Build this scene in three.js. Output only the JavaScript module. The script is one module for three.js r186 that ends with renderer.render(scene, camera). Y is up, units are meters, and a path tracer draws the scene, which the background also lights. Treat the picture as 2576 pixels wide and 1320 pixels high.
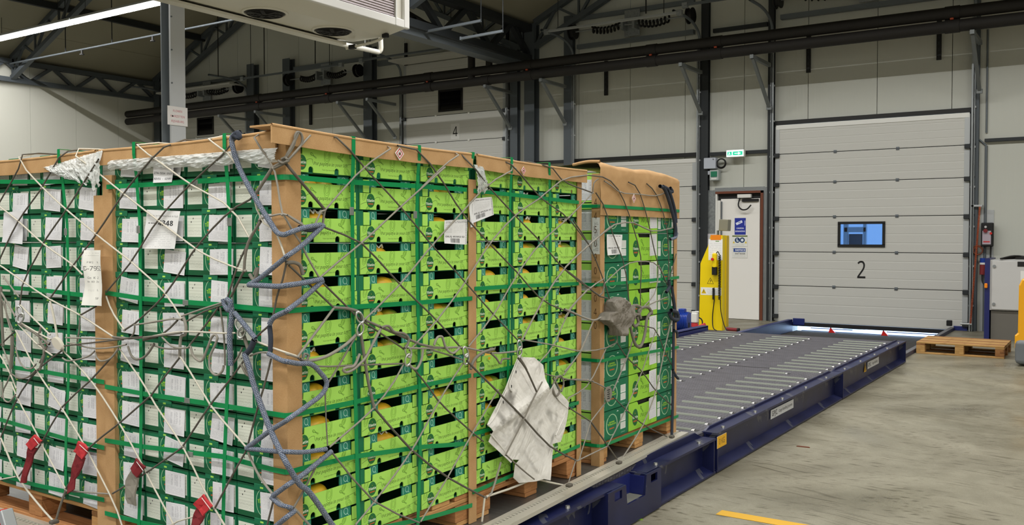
import * as THREE from 'three';
import { mergeGeometries } from 'three/addons/utils/BufferGeometryUtils.js';
import { RoundedBoxGeometry } from 'three/addons/geometries/RoundedBoxGeometry.js';
import { RectAreaLightUniformsLib } from 'three/addons/lights/RectAreaLightUniformsLib.js';
import { TessellateModifier } from 'three/addons/modifiers/TessellateModifier.js';
import { FontLoader } from 'three/addons/loaders/FontLoader.js';
import { TextGeometry } from 'three/addons/geometries/TextGeometry.js';
import { ImprovedNoise } from 'three/addons/math/ImprovedNoise.js';

// ---------- camera, sky, exposure ----------
const scene = new THREE.Scene();
const FRAME_W = 2576, FRAME_H = 1320, FOCAL = 2304, EYE = 1.47;
const camera = new THREE.PerspectiveCamera(2 * Math.atan(FRAME_H / 2 / FOCAL) * 180 / Math.PI, FRAME_W / FRAME_H, 0.05, 120);
camera.position.set(0, EYE, 0);
camera.rotation.order = 'YXZ';
camera.rotation.set(-Math.atan(63 / FOCAL), 33.5 * Math.PI / 180, 0);
scene.background = new THREE.Color(0.50, 0.70, 1.0);
scene.backgroundIntensity = 3.4;
const renderer = new THREE.WebGLRenderer({ antialias: true });
renderer.toneMapping = THREE.LinearToneMapping;
renderer.toneMappingExposure = 1.88;
renderer.shadowMap.enabled = true;
RectAreaLightUniformsLib.init();

// LED battens: rows across the hall; past the first, unseen and placed to light load and hall [x0, x1, y, z, pieces, output]
const LED_POWER = 150, LED_WIDTH = 0.03, LED_COLOR = new THREE.Color(1.0, 0.985, 0.95);
const LED_ROWS = [[-21.7, -11.84, 6.0, -11.05, 3, 1.6], [-9.0, 2.2, 6.0, -11.05, 3, 1.7], [-20, -11, 6.0, -5.5, 2, 0.8], [-7.6, 13, 6.0, -4.6, 4, 1.2], [-9.0, 13, 6.0, 0.2, 4, 1.4], [-9, 13, 6.0, 5, 4, 1.3]];

// ---------- helpers ----------
let rs = 12345;
const rnd = () => { rs = (rs + 0x6d2b79f5) | 0; let t = Math.imul(rs ^ (rs >>> 15), 1 | rs); t = (t + Math.imul(t ^ (t >>> 7), 61 | t)) ^ t; return ((t ^ (t >>> 14)) >>> 0) / 4294967296; };
const rr = (a, b) => a + (b - a) * rnd();
const V = (x, y, z) => new THREE.Vector3(x, y, z);
const perlin = new ImprovedNoise();
const N3 = (x, y, z) => perlin.noise(x, y, z);
const used = new Map();
function numbered(n) { const k = used.get(n) || 0; used.set(n, k + 1); return k ? n + '_' + String(k).padStart(3, '0') : n; }
function tag(o, label, category, group, kind) {
  if (label) o.userData.label = label;
  if (category) o.userData.category = category;
  if (group) o.userData.group = group;
  if (kind) o.userData.kind = kind;
  return o;
}
function thing(name, label, category, pos = [0, 0, 0], group) {
  const o = new THREE.Group(); o.name = numbered(name); o.position.set(...pos); scene.add(o);
  return tag(o, label, category, group);
}
function struct(name, pos = [0, 0, 0]) { const o = new THREE.Group(); o.name = numbered(name); o.position.set(...pos); o.userData.kind = 'structure'; scene.add(o); return o; }
function mesh(name, geo, mat, parent) {
  const m = new THREE.Mesh(Array.isArray(geo) ? merge(geo) : geo, mat);
  m.name = parent === scene ? numbered(name) : name; m.castShadow = true; m.receiveShadow = true; parent.add(m); return m;
}
const flat = (g) => { const h = g.index ? g.toNonIndexed() : g; for (const k of Object.keys(h.attributes)) if (!['position', 'normal', 'uv'].includes(k)) h.deleteAttribute(k); h.clearGroups(); return h; };
const merge = (list) => list.length === 1 ? list[0] : mergeGeometries(list.map(flat));
// uv in metres from the dominant normal
function uvm(g, s = 1, turn = false) {
  g = flat(g); const p = g.attributes.position, n = g.attributes.normal, uv = new Float32Array(p.count * 2);
  for (let i = 0; i < p.count; i++) {
    const ax = Math.abs(n.getX(i)), ay = Math.abs(n.getY(i)), az = Math.abs(n.getZ(i));
    let u, v;
    if (ax >= ay && ax >= az) { u = p.getZ(i); v = p.getY(i); } else if (ay >= az) { u = p.getX(i); v = p.getZ(i); } else { u = p.getX(i); v = p.getY(i); }
    if (turn) [u, v] = [v, u];
    uv[2 * i] = u * s; uv[2 * i + 1] = v * s;
  }
  g.setAttribute('uv', new THREE.BufferAttribute(uv, 2)); return g;
}
const bx = (w, h, d, x = 0, y = 0, z = 0) => new THREE.BoxGeometry(w, h, d).translate(x, y, z);
const span = (x0, x1, y0, y1, z0, z1) => bx(Math.abs(x1 - x0), Math.abs(y1 - y0), Math.abs(z1 - z0), (x0 + x1) / 2, (y0 + y1) / 2, (z0 + z1) / 2);
const rbx = (w, h, d, r, x = 0, y = 0, z = 0) => new RoundedBoxGeometry(w, h, d, 1, r).translate(x, y, z);
function rod(a, b, r, seg = 10, r2 = r) {
  const d = b.clone().sub(a), g = new THREE.CylinderGeometry(r2, r, d.length(), seg);
  g.applyQuaternion(new THREE.Quaternion().setFromUnitVectors(V(0, 1, 0), d.clone().normalize()));
  return g.translate((a.x + b.x) / 2, (a.y + b.y) / 2, (a.z + b.z) / 2);
}
// a box-section bar between two points; w across, h in the plane that holds "up"
function bar(a, b, w, h, up = V(0, 1, 0)) {
  const d = b.clone().sub(a), L = d.length(), z = d.normalize(), x = new THREE.Vector3().crossVectors(up, z);
  if (x.length() < 1e-4) x.set(1, 0, 0); x.normalize();
  const y = new THREE.Vector3().crossVectors(z, x), g = new THREE.BoxGeometry(w, h, L);
  return g.applyMatrix4(new THREE.Matrix4().makeBasis(x, y, z).setPosition((a.x + b.x) / 2, (a.y + b.y) / 2, (a.z + b.z) / 2));
}
function tube(pts, r, seg, rad = 6, uvs = 1) {
  let c, n;
  if (pts.length === 2) { c = new THREE.LineCurve3(pts[0], pts[1]); n = seg || 1; } else { c = new THREE.CatmullRomCurve3(pts, false, 'centripetal'); n = seg || (pts.length - 1) * 4; }
  const g = new THREE.TubeGeometry(c, n, r, rad, false), L = c.getLength(), uv = g.attributes.uv;
  for (let i = 0; i < uv.count; i++) uv.setX(i, uv.getX(i) * L * uvs);
  return g;
}
function prism(pts, depth, bevel = 0) { // outline in x, y pushed along +z
  const s = new THREE.Shape(pts.map((p) => new THREE.Vector2(p[0], p[1])));
  return new THREE.ExtrudeGeometry(s, { depth, bevelEnabled: bevel > 0, bevelSize: bevel, bevelThickness: bevel, bevelSegments: 1, curveSegments: 6 });
}
// I-beam along z centred at 0, then placed by a matrix
function hbeam(len, w, h, tf = 0.012, tw = 0.009) { return [bx(w, tf, len, 0, h / 2 - tf / 2, 0), bx(w, tf, len, 0, -h / 2 + tf / 2, 0), bx(tw, h - 2 * tf, len)]; }
const hcol = (x, z, y0, y1, w, d) => hbeam(y1 - y0, w, d).map((g) => g.rotateX(Math.PI / 2).translate(x, (y0 + y1) / 2, z));
// a pixel of the photograph, as a point on a plane of the place
const fwd = V(0, 0, -1).applyEuler(camera.rotation), rgt = V(1, 0, 0).applyEuler(camera.rotation), upv = V(0, 1, 0).applyEuler(camera.rotation);
const ray = (px, py) => fwd.clone().multiplyScalar(FOCAL).addScaledVector(rgt, px - FRAME_W / 2).addScaledVector(upv, FRAME_H / 2 - py).divideScalar(FOCAL);
const onX = (px, py, x) => { const d = ray(px, py); return camera.position.clone().addScaledVector(d, x / d.x); };
const onZ = (px, py, z) => { const d = ray(px, py); return camera.position.clone().addScaledVector(d, z / d.z); };

// ---------- textures ----------
function canvasTex(w, h, draw, rep) {
  const c = document.createElement('canvas'); c.width = w; c.height = h; const g = c.getContext('2d'); draw(g, w, h);
  const t = new THREE.CanvasTexture(c); t.colorSpace = THREE.SRGBColorSpace; t.magFilter = THREE.LinearFilter;
  if (rep) { t.wrapS = t.wrapT = THREE.RepeatWrapping; t.repeat.set(rep[0], rep[1]); }
  return t;
}
function dataTex(n, f, rep, srgb = true) {
  const d = new Uint8Array(n * n * 4);
  for (let y = 0; y < n; y++) for (let x = 0; x < n; x++) { const c = f(x / n, y / n, x, y), o = (y * n + x) * 4; d[o] = c[0]; d[o + 1] = c[1]; d[o + 2] = c[2]; d[o + 3] = 255; }
  const t = new THREE.DataTexture(d, n, n); if (srgb) t.colorSpace = THREE.SRGBColorSpace;
  t.magFilter = THREE.LinearFilter; t.wrapS = t.wrapT = THREE.RepeatWrapping; if (rep) t.repeat.set(rep[0], rep[1]); t.needsUpdate = true; return t;
}
const cl = (v) => Math.max(0, Math.min(255, v));
// tiling noise on the unit square
const tn = (u, v, f, s) => { const a = u * 2 * Math.PI, b = v * 2 * Math.PI, R = f / (2 * Math.PI); return N3(Math.cos(a) * R + s, Math.sin(a) * R + Math.cos(b) * R, Math.sin(b) * R + s * 1.7); };
const concreteTex = dataTex(1024, (u, v, x, y) => {
  const big = tn(u, v, 4, 3.1) * 16 + tn(u, v, 9, 7.7) * 12, mid = tn(u, v, 30, 1.3) * 10, fine = (rnd() - 0.5) * 16;
  let s = 0; const w = tn(u, v, 5, 11.2) * 0.9, sc = N3(u * 40 + w * 6, v * 190 + w * 12, 4.4) ; if (sc > 0.28) s = -(sc - 0.28) * 95;
  const b = 124 + big * 1.2 + mid + fine + s; return [cl(b + 3), cl(b - 2), cl(b - 20)];
}, [1 / 3.2, 1 / 3.2]);
const concreteRough = dataTex(256, (u, v) => { const b = 120 + tn(u, v, 6, 5) * 70 + (rnd() - 0.5) * 20; return [cl(b), cl(b), cl(b)]; }, [1 / 3.2, 1 / 3.2], false);
const ribTex = dataTex(256, (u) => { const k = (u * 11) % 1, b = k < 0.5 ? 150 + 70 * Math.sin(k * 2 * Math.PI) : 150; return [b, b, b]; }, [1 / 1.13, 1], false);
const woodTex = (r, g, b, seed) => dataTex(256, (u, v) => { const q = N3(u * 2.5 + seed, v * 26, seed) * 26 + N3(u * 9, v * 90, seed + 2) * 18 + (rnd() - 0.5) * 10, knot = Math.max(0, N3(u * 6 + seed * 3, v * 9, 9.5) - 0.52) * -220; const k = q + knot; return [cl(r + k), cl(g + k * 0.85), cl(b + k * 0.65)]; }, [1.4, 3]);
const cardTex = dataTex(256, (u, v) => { const k = tn(u, v, 6, 2) * 10 + (rnd() - 0.5) * 15; return [cl(184 + k), cl(145 + k), cl(98 + k)]; }, [3, 3]);
const plateBump = dataTex(256, (u, v) => { // five-bar tread in small scale: alternating short bars
  const cx = (u * 16) % 1, cy = (v * 16) % 1, odd = (Math.floor(u * 16) + Math.floor(v * 16)) % 2, a = odd ? cx - 0.5 : cy - 0.5, b = odd ? cy - 0.5 : cx - 0.5;
  const q = Math.abs(a) < 0.4 && Math.abs(b) < 0.16 ? 255 : 60; return [q, q, q]; }, [1 / 0.5, 1 / 0.5], false);
const plateTex = dataTex(256, (u, v) => { const cx = (u * 16) % 1, cy = (v * 16) % 1, odd = (Math.floor(u * 16) + Math.floor(v * 16)) % 2, a = odd ? cx - 0.5 : cy - 0.5, b = odd ? cy - 0.5 : cx - 0.5;
  const q = (Math.abs(a) < 0.4 && Math.abs(b) < 0.16 ? 26 : 0) + tn(u, v, 5, 8) * 14 + (rnd() - 0.5) * 8; return [cl(82 + q), cl(80 + q), cl(87 + q)]; }, [1 / 0.5, 1 / 0.5]);
const paintTex = dataTex(512, (u, v) => { const n = tn(u, v, 9, 4.2) + tn(u, v, 34, 9.1) * 0.7, wear = n > 0.8 ? 1 : 0, s = (rnd() - 0.5) * 7 + tn(u, v, 5, 1) * 12; return wear ? [cl(74 + s), cl(76 + s), cl(90 + s)] : [cl(22 + s), cl(28 + s), cl(70 + s * 1.2)]; }, [1.1, 1.1]);
const sheetTex = dataTex(512, (u, v) => { const k = tn(u, v, 5, 6) * 20 + N3(u * 8, v * 120, 2) * 14 + (rnd() - 0.5) * 10; return [cl(112 + k), cl(112 + k), cl(108 + k)]; }, [0.8, 0.8]);
const galvTex = dataTex(256, (u, v) => { const k = tn(u, v, 14, 3) * 20 + tn(u, v, 30, 6) * 12; return [cl(150 + k), cl(155 + k), cl(158 + k)]; }, [1.5, 1.5]);
const ropeTex = (pal) => dataTex(64, (u, v) => { const d = Math.floor(u * 8 + v * 4) + Math.floor(u * 8 - v * 4 + 16), c = pal[((d * 7 + Math.floor(u * 16)) % pal.length + pal.length) % pal.length], s = (rnd() - 0.5) * 30; return [cl(c[0] + s), cl(c[1] + s), cl(c[2] + s)]; }, [34, 2]);
const foilTex = dataTex(256, (u, v) => { const k = Math.abs(tn(u, v, 22, 3)) * 150 + Math.abs(tn(u, v, 45, 7)) * 70; return [cl(222 + k * 0.4), cl(226 + k * 0.4), cl(224 + k * 0.4)]; }, [3, 3]);
const crumpleBump = dataTex(256, (u, v) => { const k = Math.abs(tn(u, v, 8, 3)) * 190 + Math.abs(tn(u, v, 18, 9)) * 90; return [cl(k), cl(k), cl(k)]; }, [2.2, 2.2], false);
const canvasCloth = dataTex(256, (u, v) => { const k = tn(u, v, 5, 2) * 26 + tn(u, v, 16, 5) * 12 + (rnd() - 0.5) * 12 - Math.max(0, tn(u, v, 7, 9) + tn(u, v, 21, 4) * 0.5 - 0.2) * 110; return [cl(222 + k), cl(219 + k), cl(213 + k)]; }, [1.6, 1.6]);

// ---------- materials ----------
const mat = (c, rough = 0.7, metal = 0, extra = {}) => new THREE.MeshStandardMaterial({ color: new THREE.Color(c), roughness: rough, metalness: metal, ...extra });
const M = {
  concrete: new THREE.MeshStandardMaterial({ map: concreteTex, roughnessMap: concreteRough, roughness: 1.0 }),
  panel: mat('#c3c5bd', 0.55, 0, { bumpMap: ribTex, bumpScale: 0.004 }),
  panelLeft: mat('#d6d6cc', 0.6, 0, { bumpMap: ribTex, bumpScale: 0.001 }),
  roof: mat('#8e8a78', 0.7),
  gap: mat('#2c2c28', 0.9),
  steel: mat('#565d63', 0.55, 0.25), steelDark: mat('#2b2f32', 0.6, 0.2), steelMid: mat('#6d747a', 0.5, 0.35),
  galv: new THREE.MeshStandardMaterial({ map: galvTex, roughness: 0.42, metalness: 0.55 }),
  galvPale: mat('#b9bdbf', 0.45, 0.3), chrome: mat('#c8c8c6', 0.3, 0.85),
  foam: mat('#1d1a17', 0.75), black: mat('#0d0d0e', 0.55), blackGloss: mat('#08080a', 0.12), rubber: mat('#17171a', 0.8),
  door: mat('#c6c6c1', 0.42), doorRail: mat('#e2e2de', 0.4, 0.2), white: mat('#e4e4e0', 0.5), whiteShiny: mat('#f1efeb', 0.3),
  cream: mat('#e8e5da', 0.3), finA: mat('#b5a9ad', 0.45, 0.3),
  card: new THREE.MeshStandardMaterial({ map: cardTex, roughness: 0.85 }),
  lime: mat('#ace262', 0.6), limeDark: mat('#7fae24', 0.7), green: mat('#12704a', 0.55), greenDark: mat('#0d4a2d', 0.6), teal: mat('#2f8a72', 0.6),
  inside: mat('#5b4a34', 0.9), strap: mat('#078a4d', 0.35), seal: mat('#9aa09c', 0.4, 0.6),
  wood: new THREE.MeshStandardMaterial({ map: woodTex(196, 148, 92, 1.3), roughness: 0.85 }), woodDark: new THREE.MeshStandardMaterial({ map: woodTex(150, 106, 64, 4.1), roughness: 0.9 }),
  woodRed: new THREE.MeshStandardMaterial({ map: woodTex(178, 124, 76, 7.9), roughness: 0.85 }), woodOld: new THREE.MeshStandardMaterial({ map: woodTex(176, 138, 84, 2.7), roughness: 0.9 }),
  cordDark: mat('#5c574e', 0.9), cordLight: mat('#cbc5b6', 0.9), cordGrey: mat('#918c82', 0.9), cordMid: mat('#79746a', 0.9),
  lacing: new THREE.MeshStandardMaterial({ map: ropeTex([[150, 158, 166], [84, 102, 136], [56, 64, 84], [168, 170, 168], [70, 84, 122], [44, 50, 64]]), roughness: 0.95 }),
  lacingDark: new THREE.MeshStandardMaterial({ map: ropeTex([[70, 76, 86], [32, 38, 54], [24, 27, 36], [80, 82, 84]]), roughness: 0.95 }),
  blue: new THREE.MeshStandardMaterial({ map: paintTex, roughness: 0.38, metalness: 0.1 }), bluePlain: mat('#1f2c6c', 0.4), blueMotor: mat('#153a9a', 0.35), navy: mat('#1c2460', 0.4),
  plate: new THREE.MeshStandardMaterial({ map: plateTex, bumpMap: plateBump, bumpScale: 0.0015, roughness: 0.5, metalness: 0.35 }),
  roller: mat('#757a70', 0.5, 0.4), sheet: new THREE.MeshStandardMaterial({ map: sheetTex, roughness: 0.38, metalness: 0.6 }), alu: mat('#c9c5b8', 0.4, 0.35),
  yellow: mat('#f2d400', 0.42), yellowDark: mat('#d9b80a', 0.45), amber: mat('#f2ab0c', 0.4), forkGrey: mat('#6c7175', 0.6), orange: mat('#f08a12', 0.5),
  red: mat('#c8343a', 0.6), redDark: mat('#7d2026', 0.65), redBright: mat('#d02018', 0.45), hose: mat('#b4542a', 0.5),
  tape: mat('#d7a417', 0.6), brown: mat('#6e3a24', 0.6), paper: mat('#e9e9e8', 0.8, 0, { bumpMap: crumpleBump, bumpScale: 0.004 }),
  tarp: new THREE.MeshStandardMaterial({ map: canvasCloth, bumpMap: crumpleBump, bumpScale: 0.006, roughness: 0.85, side: THREE.DoubleSide }),
  greyCloth: mat('#7d776d', 0.9, 0, { bumpMap: crumpleBump, bumpScale: 0.01, side: THREE.DoubleSide }),
  film: new THREE.MeshPhysicalMaterial({ color: new THREE.Color('#ffffff'), map: foilTex, roughness: 0.2, transparent: true, opacity: 0.72, bumpMap: crumpleBump, bumpScale: 0.0015, side: THREE.DoubleSide }),
  stone: mat('#8f8f8f', 0.6),
};
// ---------- the hall: floor, walls, roof, columns, trusses ----------
const WZ = -16.05, WL = -22.6, VX = -10.1, BAY = 12.5, PITCH = 0.465, EAVE = 5.82, WR = 14.8, WF = 9;
const roofY = (x) => { const t = (((x - WL) % BAY) + BAY) % BAY; return EAVE + PITCH * Math.min(t, BAY - t); };
{ // floor with the pit in front of dock door 2
  const s = new THREE.Shape([[WL - 0.2, -WF], [WR, -WF], [WR, 16.3], [-2.2, 16.3], [-2.2, 11.6], [-4.72, 11.6], [-4.72, 16.3], [WL - 0.2, 16.3]].map((p) => new THREE.Vector2(...p)));
  const g = new THREE.ExtrudeGeometry(s, { depth: 0.3, bevelEnabled: false }).rotateX(-Math.PI / 2).translate(0, -0.3, 0);
  const f = mesh('floor', uvm(g), M.concrete, scene); f.userData.kind = 'structure';
  const y = mesh('yard_ground', span(-9, 3, -0.75, -0.65, -16.3, -40), mat('#d5d9dc', 0.9), scene); y.userData.kind = 'structure';
  const b = thing('yard_frame', 'pale door frame outside, seen through the window of dock door 2', 'frame', [-5.15, -0.65, -22]);
  mesh('post', rbx(0.1, 3.2, 0.1, 0.01, -0.12, 1.6, 0), M.white, b); mesh('post', rbx(0.07, 3.2, 0.1, 0.01, 0.3, 1.6, 0), M.white, b); mesh('lintel', rbx(0.5, 0.12, 0.1, 0.01, 0.09, 2.3, 0), M.white, b); mesh('dark_leaf', rbx(0.3, 2.2, 0.04, 0.005, 0.09, 1.1, -0.03), M.steelMid, b);
}
{ // back wall: upright sandwich panels, each its own piece
  const w = struct('wall_back');
  const seams = []; for (let k = -17; k <= 17; k++) seams.push(-4.5 + 1.13 * k);
  for (let i = 0; i < seams.length - 1; i++) {
    const a = Math.max(seams[i] + 0.005, WL - 0.1), b = Math.min(seams[i + 1] - 0.005, WR + 0.1); if (b - a < 0.05) continue;
    const piece = (a, b, y0) => { const top = [[b, roofY(b) + 0.1]], rx = WL + BAY * (Math.floor((a - WL) / (BAY / 2)) + 1) / 2; if (rx > a && rx < b) top.push([rx, roofY(rx) + 0.1]); top.push([a, roofY(a) + 0.1]);
      mesh('wall_panel', uvm(prism([[a, y0], [b, y0], ...top], 0.15).translate(0, 0, WZ - 0.15)), M.panel, w); };
    if (b <= -4.98 || a >= -2.02) piece(a, b, -0.02);
    else { if (a < -4.98) piece(a, -4.98, -0.02); if (b > -2.02) piece(-2.02, b, -0.02); piece(Math.max(a, -4.98), Math.min(b, -2.02), 3.36); }
  }
  for (const [x0, x1] of [[WL - 0.1, -4.99], [-2.01, WR + 0.1]]) mesh('backing', span(x0, x1, -0.02, 5.8, WZ - 0.17, WZ - 0.15), M.gap, w);
  mesh('backing', span(-4.99, -2.01, 3.37, 8, WZ - 0.17, WZ - 0.15), M.gap, w);
}
{ const w = struct('wall_left');
  for (let z = WZ; z < WF; z += 1.2) mesh('wall_panel', uvm(span(WL - 0.15, WL, -0.02, 6, z + 0.003, Math.min(z + 1.197, WF))), M.panelLeft, w); }
{ const w = mesh('wall_right', uvm(span(WR, WR + 0.2, -0.02, 8, WZ - 0.1, WF)), M.panelLeft, scene); w.userData.kind = 'structure';
  const f = mesh('wall_front', uvm(span(WL - 0.2, WR + 0.2, -0.02, 9.2, WF, WF + 0.2)), M.panelLeft, scene); f.userData.kind = 'structure'; }
{ // roof: long panels that run toward the back wall, stepped up the slopes
  const r = struct('ceiling');
  for (const [xa, xb] of [[WL, WL + BAY / 2], [WL + BAY / 2, VX], [VX, VX + BAY / 2], [VX + BAY / 2, VX + BAY], [VX + BAY, VX + BAY * 1.5], [VX + BAY * 1.5, WR]]) {
    const n = Math.max(3, Math.round(Math.abs(xb - xa) / 1.05));
    for (let i = 0; i < n; i++) {
      const a = xa + (xb - xa) * i / n, b = xa + (xb - xa) * (i + 1) / n, ya = roofY(a + 1e-4), yb = roofY(b - 1e-4);
      const ex = (b - a) * 0.006;
      mesh('roof_panel', uvm(prism([[a + ex, ya + ex * (yb - ya) / (b - a)], [b - ex, yb - ex * (yb - ya) / (b - a)], [b, yb + 0.12], [a, ya + 0.12]], WF - WZ + 0.3).translate(0, 0, WZ - 0.2)), M.roof, r);
      mesh('roof_cover', prism([[a, ya + 0.1], [b, yb + 0.1], [b, yb + 0.2], [a, ya + 0.2]], WF - WZ + 0.3).translate(0, 0, WZ - 0.2), M.gap, r);
    }
  }
}
// purlins under the roof panels
for (const x of [-20.4, -18.1, -8.0, -5.6]) { const p = mesh('roof_purlin', span(x - 0.05, x + 0.05, roofY(x) - 0.16, roofY(x) - 0.02, WZ + 0.1, WF), M.steelDark, scene); p.userData.kind = 'structure'; }
// lattice truss between two chords
function truss(a0, a1, b0, b1, n, w, chord = 0.11, web = 0.07, material = M.steel, post = false) {
  const t = struct('roof_truss');
  mesh('lower_chord', bar(a0, a1, w, chord), material, t); mesh('upper_chord', bar(b0, b1, w, chord), material, t);
  for (let i = 0; i < n; i++) {
    const p = a0.clone().lerp(a1, i / n), m = b0.clone().lerp(b1, (i + 0.5) / n), q = a0.clone().lerp(a1, (i + 1) / n);
    mesh('web_bar', bar(p, m, web, web), material, t); mesh('web_bar', bar(m, q, web, web), material, t);
    if (post) mesh('web_post', bar(p, b0.clone().lerp(b1, i / n), web * 0.8, web * 0.8), material, t);
  }
  return t;
}
truss(V(WL + 0.1, 5.3, WZ + 0.1), V(WL + 0.1, 5.3, WF), V(WL + 0.1, 5.74, WZ + 0.1), V(WL + 0.1, 5.74, WF), 21, 0.14, 0.11, 0.075);
for (const z of [-11.95, -15.88]) for (const x0 of [WL, VX]) for (const s of [1, -1]) {
  if (x0 === VX && s < 0 && z > -13) continue;
  const xa = s > 0 ? x0 + 0.15 : x0 + BAY - 0.15, xm = x0 + BAY / 2, y0 = EAVE + 0.02, y1 = EAVE + PITCH * BAY / 2 - 0.12;
  truss(V(xa, y0 - 0.5, z), V(xm, y1 - 0.5, z), V(xa, y0, z), V(xm, y1, z), 6, 0.12, 0.1, 0.05, M.steel, true);
}
truss(V(VX, 5.1, WZ + 0.1), V(VX, 5.1, WF), V(VX, 5.72, WZ + 0.1), V(VX, 5.72, WF), 17, 0.2, 0.14, 0.1, M.steelDark);
{ const g = struct('valley_gutter'); mesh('gutter_beam', [span(VX - 0.3, VX - 0.02, 4.93, 5.02, WZ + 0.3, -7.7), span(VX - 0.34, VX + 0.02, 5.02, 5.04, WZ + 0.3, -7.7)], M.steelMid, g); }
// columns on the back wall
for (const [x, w, m, dp] of [[-18.5, 0.26, M.steel, 0.18], [-17.19, 0.25, M.steel, 0.18], [-14.5, 0.26, M.steel, 0.18], [-10.5, 0.18, M.steel, 0.12], [VX + 0.03, 0.24, M.steel, 0.2], [-9.2, 0.2, M.steel, 0.12], [-6.34, 0.14, M.steelDark, 0.1], [-5.12, 0.1, M.steelDark, 0.1], [-1.875, 0.07, M.steel, 0.1], [-22.35, 0.25, M.steel, 0.18]]) {
  const c = struct('steel_column'); mesh('column_profile', hcol(x, WZ + dp / 2 + 0.005, 0, Math.min(roofY(x), 5.9) - 0.02, w, dp), m, c);
}
{ // the galvanised column that stands in the hall, with its open profile to one side
  const c = struct('steel_column'); const x = -10.2, z = -7.49;
  mesh('column_profile', [span(x - 0.1, x - 0.085, 0, 5.6, z - 0.11, z + 0.108), span(x - 0.085, x + 0.07, 0, 5.6, z - 0.01, z + 0.002)].map((g) => uvm(g)), mat('#8d949a', 0.5, 0.3), c);
  mesh('web_plate', uvm(span(x + 0.07, x + 0.1, 0, 5.6, z - 0.11, z + 0.108)), mat('#c9ccd0', 0.5, 0.1), c);
  for (let y = 0.5; y < 5.5; y += 0.42) mesh('bolt', rod(V(x + 0.095, y, z + 0.095), V(x + 0.112, y, z + 0.095), 0.011, 6), M.steelMid, c);
}
// girts and rails on the back wall
for (const [x0, x1, y, h, m] of [[-18.3, -17.3, 5.0, 0.1, M.steel], [-22.5, -18.7, 5.05, 0.12, M.steel], [-14.3, -10.6, 5.47, 0.12, M.steelMid], [-10.0, -9.3, 3.0, 0.06, M.steelDark], [-6.25, -5.16, 2.99, 0.06, M.steelDark], [-1.76, 5, 2.98, 0.05, M.steelDark], [-9.1, -6.45, 3.0, 0.07, M.black], [-5.05, -1.9, 3.47, 0.07, M.black], [-6.2, -5.2, 5.22, 0.07, M.steelDark], [-1.7, 5, 5.4, 0.1, M.steelDark], [-10.0, -9.3, 4.95, 0.08, M.steelDark]]) {
  const t = mesh('wall_rail', span(x0, x1, y - h / 2, y + h / 2, WZ, WZ + 0.07), m, scene); t.userData.kind = 'structure';
}

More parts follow.
